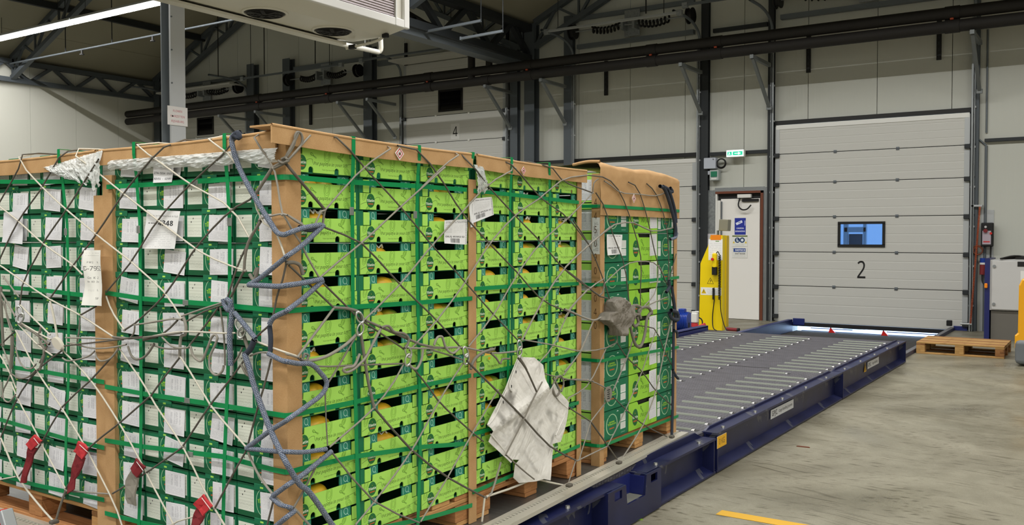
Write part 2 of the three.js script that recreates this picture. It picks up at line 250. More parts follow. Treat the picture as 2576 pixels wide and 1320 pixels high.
// ---------- dock doors ----------
const doorTex = dataTex(128, (u, v) => { const k = (v * 4) % 1, e = Math.min(k, 1 - k) < 0.035 ? 60 : 190 + (rnd() - 0.5) * 12; return [e, e, e]; }, [1, 1], false);
M.doorPanel = mat('#c9c9c4', 0.4, 0, { bumpMap: doorTex, bumpScale: 0.004 });
const DZ = WZ + 0.07;
const font = await new FontLoader().loadAsync('fonts/droid/droid_sans_regular.typeface.json');
function numeral(t, size, sx) { const g = new TextGeometry(t, { font, size, depth: 0.002, curveSegments: 8, bevelEnabled: false }); g.computeBoundingBox(); const b = g.boundingBox; return g.translate(-(b.max.x + b.min.x) / 2, -(b.max.y + b.min.y) / 2, 0).scale(sx, 1, 1); }
function dockDoor(n, x0, x1, levels, lift, win, opts = {}) {
  const d = struct('door_' + n);
  const w = x1 - x0, ptex = (g, y0, y1) => { g = flat(g); const p = g.attributes.position, uv = g.attributes.uv; for (let i = 0; i < p.count; i++) uv.setXY(i, p.getX(i), (p.getY(i) - y0) / (y1 - y0)); return g; };
  for (let i = 0; i < levels.length - 1; i++) {
    const y0 = levels[i] + lift + 0.006, y1 = levels[i + 1] + lift - 0.006, folded = lift > 0 && levels[i] > 2.3;
    const isWin = win && win[2] + lift > y0 && win[3] + lift < y1;
    let g;
    if (isWin) { const s = new THREE.Shape([[x0, y0], [x1, y0], [x1, y1], [x0, y1]].map((p) => new THREE.Vector2(...p))); s.holes.push(new THREE.Path([[win[0], win[2] + lift], [win[1], win[2] + lift], [win[1], win[3] + lift], [win[0], win[3] + lift]].map((p) => new THREE.Vector2(...p)))); g = new THREE.ExtrudeGeometry(s, { depth: 0.04, bevelEnabled: false }).translate(0, 0, DZ - 0.02); }
    else g = span(x0, x1, y0, y1, DZ - 0.02, DZ + 0.02);
    g = ptex(g, y0, y1);
    if (folded) { const k = levels[i] - 2.41; g.translate(0, -y0, -DZ).rotateX(Math.PI / 2).translate(0, 5.36 + (i % 2) * 0.01, DZ + 0.06 + k); }
    mesh('door_panel', g, M.doorPanel, d);
    if (folded) continue;
    for (const [xa, xb] of [[x0 - 0.01, x0 + 0.06], [x1 - 0.07, x1 + 0.01]]) mesh('end_cap', span(xa, xb, y0 + 0.01, y1 - 0.01, DZ + 0.015, DZ + 0.027), M.galvPale, d);
    if (i > 0) {
      mesh('seam_seal', span(x0, x1, y0 - 0.03, y0 + 0.03, DZ - 0.03, DZ - 0.012), M.black, d);
      for (const f of [0.33, 0.655]) mesh('hinge', [rbx(0.05, 0.05, 0.012, 0.003, x0 + w * f, y0 - 0.006, DZ + 0.026), rod(V(x0 + w * f - 0.025, y0 - 0.006, DZ + 0.034), V(x0 + w * f + 0.025, y0 - 0.006, DZ + 0.034), 0.008, 6)], n === 2 ? M.steelMid : M.white, d);
    }
    for (const [x, s] of [[x0 - 0.01, 1], [x1 + 0.01, -1]]) mesh('roller_bracket', [rbx(0.09, 0.07, 0.05, 0.008, x + s * 0.03, (i ? y0 : y0 + 0.12) - 0.03, DZ + 0.045), rod(V(x - s * 0.08, y0, DZ + 0.05), V(x, y0, DZ + 0.05), 0.012, 6)], M.steelDark, d);
  }
  mesh('side_seal', [span(x0 - 0.03, x0 + 0.03, 0, levels[levels.length - 1] + lift, WZ + 0.001, DZ - 0.021), span(x1 - 0.03, x1 + 0.03, 0, levels[levels.length - 1] + lift, WZ + 0.001, DZ - 0.021)], M.rubber, d);
  const bot = levels[0] + lift, top = levels[levels.length - 1] + lift;
  mesh('bottom_seal', rbx(w + 0.06, 0.065, 0.1, 0.012, (x0 + x1) / 2, bot - 0.033, DZ - 0.02), M.rubber, d);
  if (!lift) mesh('top_rail', span(x0, x1, top - 0.07, top + 0.005, DZ + 0.018, DZ + 0.03), M.doorRail, d);
  const tt = lift ? 5.1 : 5.0;
  for (const [x, s] of [[x0 - 0.07, -1], [x1 + 0.07, 1]]) {
    mesh('track', [span(x - 0.012, x + 0.012, 0, tt, DZ - 0.02, DZ + 0.09), span(x - s * 0.04, x, 0, tt, DZ + 0.075, DZ + 0.09)], M.galv, d);
    mesh('track_curve', tube([V(x, tt, DZ + 0.04), V(x, tt + 0.18, DZ + 0.1), V(x, tt + 0.3, DZ + 0.3), V(x, tt + 0.36, DZ + 0.62), V(x, tt + 0.36, DZ + 1.25)], 0.026, 18, 6), M.steelMid, d);
    for (let y = 0.4; y < tt; y += 0.62) mesh('track_clip', rbx(0.07, 0.03, 0.05, 0.004, x - s * 0.01, y, DZ + 0.05), M.galvPale, d);
  }
  if (win) {
    const [a, b, c, e] = [win[0], win[1], win[2] + lift, win[3] + lift], f = 0.035, W = struct('window_' + n);
    mesh('window_frame', [span(a - f, b + f, c - f, c + 0.008, DZ + 0.0205, DZ + 0.04), span(a - f, b + f, e - 0.008, e + f, DZ + 0.0205, DZ + 0.04), span(a - f, a + 0.008, c, e, DZ + 0.0205, DZ + 0.04), span(b - 0.008, b + f, c, e, DZ + 0.0205, DZ + 0.04)], M.black, W);
    if (lift) mesh('pane', rbx(b - a, e - c, 0.05, 0.004, (a + b) / 2, (c + e) / 2, DZ), M.blackGloss, W);
    else mesh('pane', span(a + 0.001, b - 0.001, c + 0.001, e - 0.001, DZ - 0.004, DZ + 0.004), new THREE.MeshPhysicalMaterial({ color: new THREE.Color(0.22, 0.29, 0.37), transmission: 1, thickness: 0, roughness: 0.06, ior: 1.45 }), W);
  }
  if (opts.number) mesh('number', numeral(opts.number, opts.size, opts.sx || 1).translate(opts.nx, opts.ny, DZ + 0.021 + (opts.back ? 0.004 : 0)), M.black, d);
  if (opts.back) mesh('number_plate', rbx(0.24, 0.34, 0.004, 0.001, opts.nx, opts.ny, DZ + 0.022), mat('#d9d9d6', 0.35), d);
  return d;
}
const LV = [0.0, 0.63, 1.22, 1.82, 2.41, 2.92];
dockDoor(2, -5.02, -1.97, [...LV, 3.42], 0, [-3.92, -3.235, 1.345, 1.70], { number: '2', size: 0.29, sx: 0.72, nx: -3.57, ny: 0.935 });
dockDoor(3, -9.02, -6.5, LV, 0, null);
dockDoor(4, -13.48, -10.72, LV, 2.93, [-12.46, -11.87, 1.32, 1.73], { number: '4', size: 0.215, sx: 0.8, nx: -12.04, ny: 3.77, back: true });
dockDoor(5, -21.75, -18.75, LV, 2.93, [-20.68, -20.08, 1.31, 1.71]);
// dark frame strips left and right of door 2 and the white foot brackets
// spring shafts above the closed doors
function springShaft(x0, x1, label, y = 5.5) {
  const t = thing('door_spring_shaft', label, 'door gear', [(x0 + x1) / 2, y, WZ + 0.28]), h = (x1 - x0) / 2;
  mesh('shaft', rod(V(-h, 0, 0), V(h, 0, 0), 0.016, 8), M.galv, t);
  for (const s of [-1, 1]) {
    mesh('cable_drum', [rod(V(s * h - 0.05, 0, 0), V(s * h - 0.03, 0, 0), 0.15, 18), rod(V(s * h - 0.04, 0, 0), V(s * h + 0.05, 0, 0), 0.11, 18), rod(V(s * h + 0.04, 0, 0), V(s * h + 0.06, 0, 0), 0.14, 18)], M.black, t);
    const pts = []; for (let i = 0; i <= 120; i++) { const a = i / 120, th = a * 2 * Math.PI * 8; pts.push(V(s * (0.2 + a * (h - 0.62)), Math.cos(th) * 0.055 - 0.05 * Math.sin(a * Math.PI), Math.sin(th) * 0.055)); }
    mesh('coil_spring', tube(pts, 0.02, 150, 5), M.black, t);
  }
  mesh('centre_bracket', [rbx(0.32, 0.5, 0.02, 0.004, 0, 0.05, -0.12), rbx(0.05, 0.2, 0.22, 0.004, -0.12, 0, -0.02), rbx(0.05, 0.2, 0.22, 0.004, 0.12, 0, -0.02)], M.galv, t);
  mesh('upper_rail', [span(-h, h, 0.26, 0.34, -0.24, -0.16)], M.steelMid, t); mesh('lower_rail', [span(-h, h, -0.3, -0.22, -0.24, -0.14)], M.steelMid, t);
  return t;
}
springShaft(-9.0, -6.55, 'black spring shaft with a steel bracket, high above the closed door without a number');
springShaft(-17.0, -14.7, 'black spring shaft with end drums above the hidden door beside the raised door 4', 5.32);
springShaft(-21.6, -18.85, 'black spring shaft with end drums above raised door 5 behind the hall column', 5.3);
springShaft(-4.95, -2.0, 'spring shaft high above dock door 2, partly cut by the frame', 5.55);
// cross rails that carry the horizontal door tracks
for (const [x0, x1, y, lab] of [[-8.95, -6.3, 5.31, 'bright galvanised cross rail hung in front of the spring shaft beside the valley column'], [-17.4, -14.2, 5.24, 'thin galvanised cross rail hung above the paired black pipes near the hall column'], [-13.6, -10.9, 5.27, 'perforated galvanised cross rail along the folded top of raised door 4'], [-6.2, -1.9, 5.42, 'thin dark cross rail above the exit sign and dock door 2']]) {
  const t = thing('cross_rail', lab, 'rail', [(x0 + x1) / 2, y, -14.7]), h = (x1 - x0) / 2;
  mesh('rail', [span(-h, h, -0.02, 0.02, -0.02, 0.02), span(-h, h, -0.022, -0.016, 0.02, 0.05)], x0 < -13 || x0 > -7 ? M.steelMid : M.galvPale, t);
  for (const s of [-0.82, 0.78]) mesh('hanger', rod(V(s * h, 0.02, 0), V(s * h, roofY((x0 + x1) / 2 + s * h) - y, 0), 0.007, 6), M.steelDark, t);
  for (const s of [-1, 1]) mesh('end_bracket', rbx(0.1, 0.09, 0.08, 0.006, s * h, -0.01, 0), M.galv, t);
}
// ---------- lamps ----------
const ORD = ['first', 'second', 'third', 'fourth', 'fifth', 'sixth', 'seventh', 'eighth', 'ninth', 'tenth', 'eleventh', 'twelfth'];
{
  const glow = new THREE.MeshStandardMaterial({ color: new THREE.Color('#ffffff'), emissive: new THREE.Color(1, 0.98, 0.92), emissiveIntensity: 2 });
  const where = ['before the far roof lattice', 'above the roller deck', 'past the galvanised column', 'above the loaded pallet', 'high over the viewer', 'at the hall entrance'];
  LED_ROWS.forEach(([x0, x1, y, z, n, k], row) => {
    for (let i = 0; i < n; i++) {
      const a = x0 + (x1 - x0) * i / n, b = x0 + (x1 - x0) * (i + 1) / n, L = b - a - 0.03;
      const t = thing('led_batten', `glowing white LED batten ${where[row]}, ${ORD[i]} from the far wall`, 'lamp', [(a + b) / 2, y, z], 'LED battens');
      mesh('housing', rbx(L, 0.05, 0.1, 0.01, 0, 0.055, 0), M.galvPale, t);
      mesh('lamp_tube', rbx(L, 0.06, 0.1, 0.02, 0, 0, 0), glow, t);
      mesh('added_shade_plate', span(-L / 2, L / 2, -0.053, 0.05, -0.058, -0.052), M.galvPale, t);  // added shield on the wall side, sharpens the light cutoff on the back wall
      for (const s of [-0.35, 0.35]) mesh('hanger', rod(V(s * L, 0.08, 0), V(s * L, Math.max(0.12, roofY((a + b) / 2 + s * L) - y - 0.02), 0), 0.006, 6), M.steelDark, t);
      const l = new THREE.RectAreaLight(LED_COLOR, LED_POWER * k, L, LED_WIDTH); l.position.set((a + b) / 2, y - 0.034, z); l.rotation.set(-Math.PI / 2, 0, 0); l.name = 'led_light'; scene.add(l);
    }
  });
}
// ---------- pipes along the back wall ----------
for (const [y, lab] of [[4.796, 'upper of the two long black insulated pipes along the back wall'], [4.596, 'lower of the two long black insulated pipes along the back wall']]) {
  const t = thing('insulated_pipe', lab, 'pipe', [0, y, -15]);
  mesh('pipe_run', rod(V(-22.4, 0, 0), V(5.5, 0, 0), 0.09, 24), M.foam, t);
  const cs = y > 4.7 ? [-20.3, -17.2, -14.9, -12.0, -9.55, -6.95, -5.75, -2.1, 1.2] : [-20.3, -17.2, -14.9, -12.0, -10.55, -9.55, -6.95, -5.75, -2.1, 1.2];
  for (const x of cs) { mesh('collar', rod(V(x - 0.1, 0, 0), V(x + 0.1, 0, 0), 0.0995, 24), M.foam, t); if (y > 4.7) mesh('clamp_bolt', rbx(0.05, 0.03, 0.03, 0.006, x, -0.1, 0.06), mat('#9a3a14', 0.6), t); }
}
{ // drops from the pipes that run along the valley gutter
  const P = (x, y, z) => V(x, y, z);
  const a = thing('drain_pipe', 'black insulated drain that bends down into the lower wall pipe', 'pipe', [0, 0, 0]);
  mesh('pipe_run', tube([P(-10.5, 5.6, -10.5), P(-10.58, 5.45, -12.4), P(-10.7, 5.26, -13.9), P(-10.84, 5.22, -14.8), P(-10.9, 5.19, -14.97), P(-10.907, 5.1, -15), P(-10.907, 4.78, -15), P(-10.9, 4.66, -15), P(-10.83, 4.61, -15), P(-10.65, 4.6, -15)], 0.075, 54, 12), M.foam, a);
  const b = thing('drain_pipe', 'black insulated drain that drops into the upper wall pipe beside the valley column', 'pipe', [0, 0, 0]);
  mesh('pipe_run', tube([P(-10.42, 5.3, -12.6), P(-10.46, 5.24, -14.0), P(-10.47, 5.23, -14.8), P(-10.477, 5.18, -14.97), P(-10.477, 5.1, -15), P(-10.477, 4.82, -15)], 0.068, 34, 12), M.foam, b);
}
for (const [x, w] of [[-18.5, 'beside raised door 5'], [-17.19, 'on the second column from the far corner'], [-14.5, 'on the column before raised door 4'], [-13.62, 'at the near track of raised door 4'], [-10.5, 'at the valley column beside the figure 4'], [-9.2, 'on the column over the unnumbered closed door'], [-6.36, 'between the closed door and exit sign'], [-5.1, 'at dock door 2 beside the exit'], [-1.82, 'on the column past dock door 2']]) {
  const t = thing('pipe_bracket', `grey braced bracket that carries the black pipes ${w}`, 'bracket', [x, 0, WZ]);
  const m = mat('#767b7c', 0.5, 0.3);
  mesh('arm', span(-0.03, 0.03, 4.43, 4.49, 0.235, 1.18), m, t);
  mesh('brace', bar(V(0, 3.75, 0.265), V(0, 4.44, 1.12), 0.05, 0.05), m, t);
  mesh('foot', rbx(0.09, 0.07, 0.03, 0.006, 0, 3.72, 0.25), m, t);
}
for (const [px, py] of [[1523, 185], [2033, 120], [2362, 83], [779, 270]]) { const p = onZ(px, py, WZ + 0.06); const t = thing('hanging_strip', `short dark perforated strip under the pipes ${px > 2300 ? 'near the upper corner of dock door 2' : px > 2000 ? 'above the far half of dock door 2' : px > 1000 ? 'over the unnumbered closed door' : 'above the pallet beside the hall column'}`, 'strip', [p.x, p.y, WZ + 0.03]); mesh('strip_body', span(-0.035, 0.035, -0.42, 0.25, -0.02, 0.02), M.black, t); for (let y = -0.36; y < 0.2; y += 0.1) mesh('slot', rbx(0.02, 0.05, 0.006, 0.002, 0, y, 0.021), M.steelDark, t); }
// ---------- unit cooler under the roof ----------
{
  const t = thing('unit_cooler', 'white ceiling cooler with finned side and two dark round fans', 'cooler', [-8.12, 4.3, -9.7]);
  const L = 4.4, body = [[0, 0.02], [0, 0.95], [-1.25, 0.95], [-1.25, 0.0], [-1.0, -0.05], [-0.4, -0.05]];
  mesh('casing', prism(body, L - 0.02, 0).translate(-0.01, 0, 0.01), M.cream, t);
  mesh('edge_beam', [rbx(0.06, 0.11, L, 0.012, 0, 0.055, L / 2)], M.whiteShiny, t);
  mesh('end_frame', rbx(0.07, 0.95, 0.11, 0.012, 0, 0.48, 0.06), M.whiteShiny, t);
  mesh('end_frame', rbx(0.07, 0.95, 0.03, 0.008, 0, 0.48, 0.28), M.white, t);
  for (let i = 0; i < 24; i++) mesh('fin', span(-0.03, 0.012, 0.12 + i * 0.034, 0.138 + i * 0.034, 0.29, L), M.finA, t);
  for (const z of [0.7, 1.88, 3.06]) {
    const f = mesh('fan', rod(V(-0.72, -0.075, z), V(-0.72, -0.04, z), 0.225, 40, 0.255), M.black, t);
    mesh('fan_ring', new THREE.TorusGeometry(0.265, 0.018, 8, 40).rotateX(Math.PI / 2).translate(-0.72, -0.055, z), M.cream, t);
    for (let k = 0; k < 5; k++) mesh('guard_ring', new THREE.TorusGeometry(0.05 + k * 0.042, 0.004, 5, 36).rotateX(Math.PI / 2).translate(-0.72, -0.078, z), M.black, f);
    for (let k = 0; k < 7; k++) { const a = k * 0.9; mesh('fan_blade', bar(V(-0.72 + 0.05 * Math.cos(a), -0.082, z + 0.05 * Math.sin(a)), V(-0.72 + 0.21 * Math.cos(a), -0.078, z + 0.21 * Math.sin(a)), 0.05, 0.004), M.rubber, f); }
  }
  mesh('drip_tray', prism([[-1.25, 0.0], [-1.05, -0.07], [-1.05, -0.1], [-1.2, -0.1], [-1.3, -0.03]], L - 0.3).translate(0, 0, 0.1), M.cream, t);
  for (const s of [0.3, 4.0]) for (const x of [-0.25, -1.1]) mesh('hanger', rod(V(x, 0.95, s), V(x, roofY(-8.12 + x) - 4.32, s), 0.01, 6), M.steelDark, t);
  mesh('drain_stub', tube([V(-0.32, -0.06, 0.1), V(-0.5, -0.1, 0.06), V(-1.1, -0.14, 0.05)], 0.018, 12, 8), M.cream, t);
  mesh('drain_valve', [rbx(0.09, 0.06, 0.06, 0.012, -0.32, -0.06, 0.1), rbx(0.12, 0.06, 0.06, 0.012, -0.98, -0.13, 0.05)], M.black, t);
}
{ const t = thing('condensate_pipe', 'long white plastic pipe that sags beneath the ceiling cooler', 'pipe');
  const pw = mat('#f0eee6', 0.35), p = [onX(445, -4, -9.46), onX(600, 44, -9.46), onX(800, 97, -9.46), onX(953, 131, -9.46)];
  mesh('pipe_run', tube(p, 0.036, 30, 10), pw, t);
  mesh('elbow', tube([p[3], p[3].clone().add(V(0.02, 0.03, -0.02)), p[3].clone().add(V(0.02, 0.22, -0.02))], 0.036, 10, 10), M.cream, t);
  mesh('cross_pipe', tube([V(-9.3, 4.62, -10.6), V(-8.7, 4.55, -10.1)], 0.03, 2, 8), M.cream, t);
  for (const [px, py] of [[609, 44], [918, 118]]) { const q = onX(px, py, -9.46); mesh('hanger', rod(q, V(q.x, roofY(q.x) - 0.05, q.z), 0.006, 6), M.galvPale, t); }
}
for (const [a, b, lab] of [[[1045, 85], [1210, 52], 'longer of two grey conduit bars hung below the valley lattice'], [[1160, 97], [1265, 78], 'shorter of two grey conduit bars hung below the valley lattice']]) {
  const p = onZ(...a, -12.5), q = onZ(...b, -12.5), t = thing('conduit_bar', lab, 'conduit'); mesh('bar', bar(p, q, 0.04, 0.04), M.steelMid, t); mesh('end_cap', rbx(0.03, 0.06, 0.06, 0.006, p.x, p.y, p.z), M.steelMid, t); mesh('hanger', rod(q, V(q.x, roofY(q.x) - 0.05, q.z), 0.008, 6), M.steelDark, t); }
{ const t = thing('sprinkler_pipe', 'thin grey sprinkler pipe with two small heads under the far roof', 'pipe'); const a = onZ(26, 160, -11.8), b = V(-10.4, a.y, a.z);
  mesh('pipe_run', rod(a, b, 0.022, 8), M.steel, t);
  for (const [px, py] of [[206, 126], [384, 88]]) { const q = onZ(px, py, -11.8); q.y = a.y; mesh('sprinkler_head', [rod(q, V(q.x, q.y - 0.1, q.z), 0.022, 8), rod(V(q.x, q.y - 0.1, q.z), V(q.x, q.y - 0.12, q.z), 0.05, 10)], M.black, t); }
  for (const px of [165, 282]) { const q = onZ(px, 130, -11.8); mesh('hanger', rod(V(q.x, a.y, q.z), V(q.x, roofY(q.x) - 0.02, q.z), 0.012, 6), M.steelDark, t); }
}
// thin drop wires in front of the back wall
for (const [px, y0, y1, w] of [[549, 45, 192, 'beside the far gable lattice'], [665, 72, 187, 'below the cooler, first of two'], [793, 100, 160, 'below the cooler, second of two'], [1625, -10, 34, 'in front of the bright cross rail']]) { const a = onZ(px, y0, -14.75), b = onZ(px, y1, -14.75), t = thing('drop_rod', `thin black drop rod ${w}`, 'rod'); mesh('rod_body', rod(V(b.x, roofY(b.x), b.z), b, 0.012, 6), M.black, t); }

// ---------- signs and boxes on the walls ----------
const lines = (g, x, y, w, n, dy, c = '#555', lw = 1) => { g.fillStyle = c; for (let i = 0; i < n; i++) { let q = x; while (q < x + w) { const L = 3 + rnd() * 9; if (rnd() > 0.22) g.fillRect(q, y + i * dy, Math.min(L, x + w - q), lw + 1); q += L + 2; } } };
const txt = (g, s, x, y, size, c = '#111', fam = 'sans-serif', align = 'center', bold = '') => { g.fillStyle = c; g.font = `${bold} ${size}px ${fam}`; g.textAlign = align; g.textBaseline = 'middle'; g.fillText(s, x, y); };
function sign(name, label, cat, w, h, draw, pos, rotY, texH = 256, d = 0.004, edge = M.white) {
  const t = thing(name, label, cat, pos); t.rotation.y = rotY;
  const tex = canvasTex(Math.round(texH * w / h), texH, draw);
  mesh('backing', span(-w / 2, w / 2, -h / 2, h / 2, -d, -0.0003), edge, t);
  mesh('printed_face', new THREE.PlaneGeometry(w * 0.995, h * 0.995), new THREE.MeshStandardMaterial({ map: tex, roughness: 0.5 }), t);
  return t;
}
{ const p = onX(447, 292, VX + 0.012); const t = sign('column_sign', 'white sheet with red lettering taped to the galvanised hall column', 'sign', 0.3, 0.24, (g, w, h) => { g.fillStyle = '#f2eeee'; g.fillRect(0, 0, w, h); txt(g, 'FLOWEX', w / 2, h * 0.24, h * 0.16, '#c04558', 'sans-serif'); txt(g, 'KLARZETTEN', w / 2, h * 0.52, h * 0.16, '#c04558'); txt(g, 'RIJSNBURG', w / 2, h * 0.79, h * 0.16, '#c04558'); }, [p.x, p.y, p.z], Math.PI / 2); }
{ const p = onZ(1851, 386, WZ + 0.16), t = thing('exit_sign', 'lit green and white emergency exit sign above the side door', 'sign', [p.x, p.y, p.z]);
  mesh('housing', rbx(0.34, 0.14, 0.09, 0.02), M.white, t);
  const tex = canvasTex(256, 100, (g, w, h) => { g.fillStyle = '#dff5ee'; g.fillRect(0, 0, w, h); g.fillStyle = '#12a97e'; g.fillRect(14, 22, 66, 56); g.fillRect(96, 22, 146, 56); g.fillStyle = '#e9fff6'; g.beginPath(); g.arc(40, 36, 7, 0, 7); g.fill(); g.fillRect(34, 42, 14, 18); g.fillRect(28, 56, 10, 18); g.fillRect(46, 56, 16, 8); g.fillRect(120, 44, 60, 12); g.beginPath(); g.moveTo(176, 28); g.lineTo(222, 50); g.lineTo(176, 72); g.fill(); });
  mesh('lit_face', new THREE.PlaneGeometry(0.31, 0.115).translate(0, 0, 0.0465), new THREE.MeshStandardMaterial({ map: tex, emissiveMap: tex, emissive: new THREE.Color(1, 1, 1), emissiveIntensity: 0.7, roughness: 0.4 }), t);
  const l = new THREE.RectAreaLight(new THREE.Color('#c8ffe8'), 0.6, 0.31, 0.115); l.position.set(p.x, p.y, p.z + 0.05); l.rotation.y = Math.PI; l.name = 'exit_light'; scene.add(l);
  mesh('bracket', bar(V(0, 0, -0.03), V(0, 0, -0.16), 0.06, 0.06), M.steelMid, t);
}
{ const p = onZ(1788, 411, WZ + 0.1), t = thing('junction_box', 'pale grey junction box with a coiled cable beside the exit sign', 'box', [p.x, p.y, p.z]);
  mesh('box_body', rbx(0.23, 0.2, 0.12, 0.012), mat('#b9bfcb', 0.5), t); mesh('cable_coil', [new THREE.TorusGeometry(0.085, 0.012, 8, 28).translate(0.2, -0.01, 0), new THREE.TorusGeometry(0.075, 0.01, 8, 28).translate(0.205, -0.005, 0.02)], M.black, t); mesh('screw_cap', rod(V(0.07, 0.07, 0.06), V(0.07, 0.07, 0.068), 0.012, 8), M.steelMid, t); }
{ const p = onZ(1799, 441, WZ + 0.09), t = thing('fuse_box', 'small grey switch box with a green window under the junction box', 'box', [p.x, p.y, p.z]);
  mesh('box_body', rbx(0.17, 0.19, 0.12, 0.012), mat('#aeb6b6', 0.5), t); mesh('window_flap', rbx(0.12, 0.1, 0.02, 0.006, 0, 0.02, 0.06), mat('#2f7f62', 0.25), t); mesh('label_strip', span(-0.05, 0.05, -0.075, -0.05, 0.06, 0.062), M.white, t); mesh('side_box', rbx(0.1, 0.07, 0.06, 0.008, -0.14, 0.05, -0.02), mat('#b9bfcb', 0.5), t); }
// ---------- side door ----------
{ const d = struct('door_1');
  const x0 = -6.12, x1 = -5.24, top = 2.3, z = WZ + 0.06;
  mesh('left_jamb', span(x0, x0 + 0.03, 0, top, WZ, z + 0.04), M.white, d);
  mesh('door_frame', [span(x1 - 0.045, x1, 0, top, WZ, z + 0.05), span(x0, x1, top - 0.04, top, WZ, z + 0.05)], M.brown, d);
  mesh('outer_frame', [span(x1, x1 + 0.09, 0, top + 0.06, WZ, z + 0.02), span(x0 - 0.02, x1, top, top + 0.07, WZ, z + 0.02)], M.galv, d);
  mesh('dark_gap', span(x0 + 0.03, x1 - 0.045, 0, top - 0.04, WZ, z - 0.02), M.black, d);
  mesh('door_leaf', rbx(x1 - x0 - 0.16, 2.16, 0.05, 0.006, (x0 + x1) / 2 + 0.02, 1.085, z + 0.01), M.whiteShiny, d);
  mesh('leaf_edge', span(x0 + 0.03, x0 + 0.09, 0.02, 2.14, z - 0.01, z + 0.03), M.white, d);
  mesh('conduit', rod(V(x0 + 0.125, 1.4, z + 0.06), V(x0 + 0.125, 2.12, z + 0.06), 0.012, 8), M.steelMid, d);
  mesh('side_plate', uvm(span(x0 - 0.28, x0 - 0.005, 0.02, 2.33, WZ, z)), M.galv, d);
}
{ const p = onZ(1873, 493, WZ + 0.13), t = thing('door_closer', 'white door closer with a looped black cable at the top of the side door', 'closer', [p.x, p.y, p.z]);
  mesh('closer_body', rbx(0.25, 0.065, 0.07, 0.008), M.white, t); mesh('arm', rbx(0.3, 0.05, 0.04, 0.006, 0.1, -0.075, -0.02), M.black, t);
  mesh('loop_cable', tube([V(-0.08, -0.03, 0.02), V(-0.1, -0.17, 0.03), V(-0.03, -0.24, 0.05), V(0.06, -0.235, 0.05), V(0.13, -0.16, 0.03)], 0.013, 24, 8), M.black, t); }
const SZ = WZ + 0.1005;
{ const p = onZ(1862, 569, SZ); sign('camera_sign', 'blue camera warning sign, topmost of three on the white side door', 'sign', 0.205, 0.3, (g, w, h) => { g.fillStyle = '#2334a0'; g.fillRect(0, 0, w, h); g.save(); g.translate(w * 0.42, h * 0.28); g.rotate(-0.42); g.fillStyle = '#e8ecff'; g.fillRect(-w * 0.32, -h * 0.075, w * 0.6, h * 0.15); g.fillStyle = '#2334a0'; g.fillRect(-w * 0.06, -h * 0.04, w * 0.06, h * 0.06); g.fillRect(w * 0.05, -h * 0.04, w * 0.06, h * 0.06); g.restore(); g.fillStyle = '#e8ecff'; g.fillRect(w * 0.9, h * 0.16, w * 0.05, h * 0.3); txt(g, 'CAMERA', w / 2, h * 0.62, h * 0.115, '#f2f4ff', 'sans-serif', 'center', 'bold'); txt(g, 'BEWAKING', w / 2, h * 0.8, h * 0.115, '#f2f4ff', 'sans-serif', 'center', 'bold'); }, [p.x, p.y, p.z], 0); }
{ const p = onZ(1861, 606, SZ); sign('safety_sign', 'white sign with two round blue safety symbols, middle of three on the side door', 'sign', 0.28, 0.2, (g, w, h) => { g.fillStyle = '#e9eae6'; g.fillRect(0, 0, w, h); g.fillStyle = '#66753a'; g.fillRect(0, 0, w, h * 0.12); for (const [x, k] of [[0.34, 0], [0.66, 1]]) { g.fillStyle = '#20406e'; g.beginPath(); g.arc(w * x, h * 0.42, h * 0.24, 0, 7); g.fill(); g.fillStyle = '#e8eef6'; if (k) { g.beginPath(); g.arc(w * x, h * 0.42, h * 0.13, 0, 7); g.fill(); } else { g.fillRect(w * x - h * 0.08, h * 0.26, h * 0.08, h * 0.26); g.fillRect(w * x - h * 0.08, h * 0.46, h * 0.2, h * 0.09); } } g.fillStyle = '#e6c620'; for (const x of [0.1, 0.9]) { g.beginPath(); g.moveTo(w * x, h * 0.5); g.lineTo(w * (x + 0.07), h * 0.7); g.lineTo(w * (x - 0.07), h * 0.7); g.fill(); } lines(g, w * 0.2, h * 0.8, w * 0.6, 3, h * 0.06, '#777'); }, [p.x, p.y, p.z], 0); }
{ const p = onZ(1861, 636, SZ); sign('notice_sign', 'worn blue and white notice sign, lowest of three on the side door', 'sign', 0.28, 0.18, (g, w, h) => { g.fillStyle = '#e6e6e2'; g.fillRect(0, 0, w, h); g.fillStyle = '#2a4c9a'; g.fillRect(w * 0.08, h * 0.04, w * 0.8, h * 0.36); txt(g, 'NOTICE', w * 0.52, h * 0.22, h * 0.28, '#fff', 'sans-serif', 'center', 'bold'); txt(g, 'EXIT DOOR', w * 0.52, h * 0.58, h * 0.2, '#333', 'sans-serif', 'center', 'bold'); lines(g, w * 0.12, h * 0.76, w * 0.76, 2, h * 0.1, '#666'); g.strokeStyle = '#444'; g.lineWidth = 4; g.beginPath(); g.moveTo(0, 0); g.lineTo(w * 0.55, h * 0.55); g.stroke(); }, [p.x, p.y, p.z], 0); }
{ const p = onZ(1786, 605, WZ + 0.066); sign('wall_notice', 'pale landscape notice sheet on the grey plate beside the yellow console', 'sign', 0.36, 0.25, (g, w, h) => { g.fillStyle = '#d8d5da'; g.fillRect(0, 0, w, h); lines(g, w * 0.08, h * 0.2, w * 0.8, 5, h * 0.13, '#a9a5b0'); }, [p.x, p.y, p.z], 0, 128); }
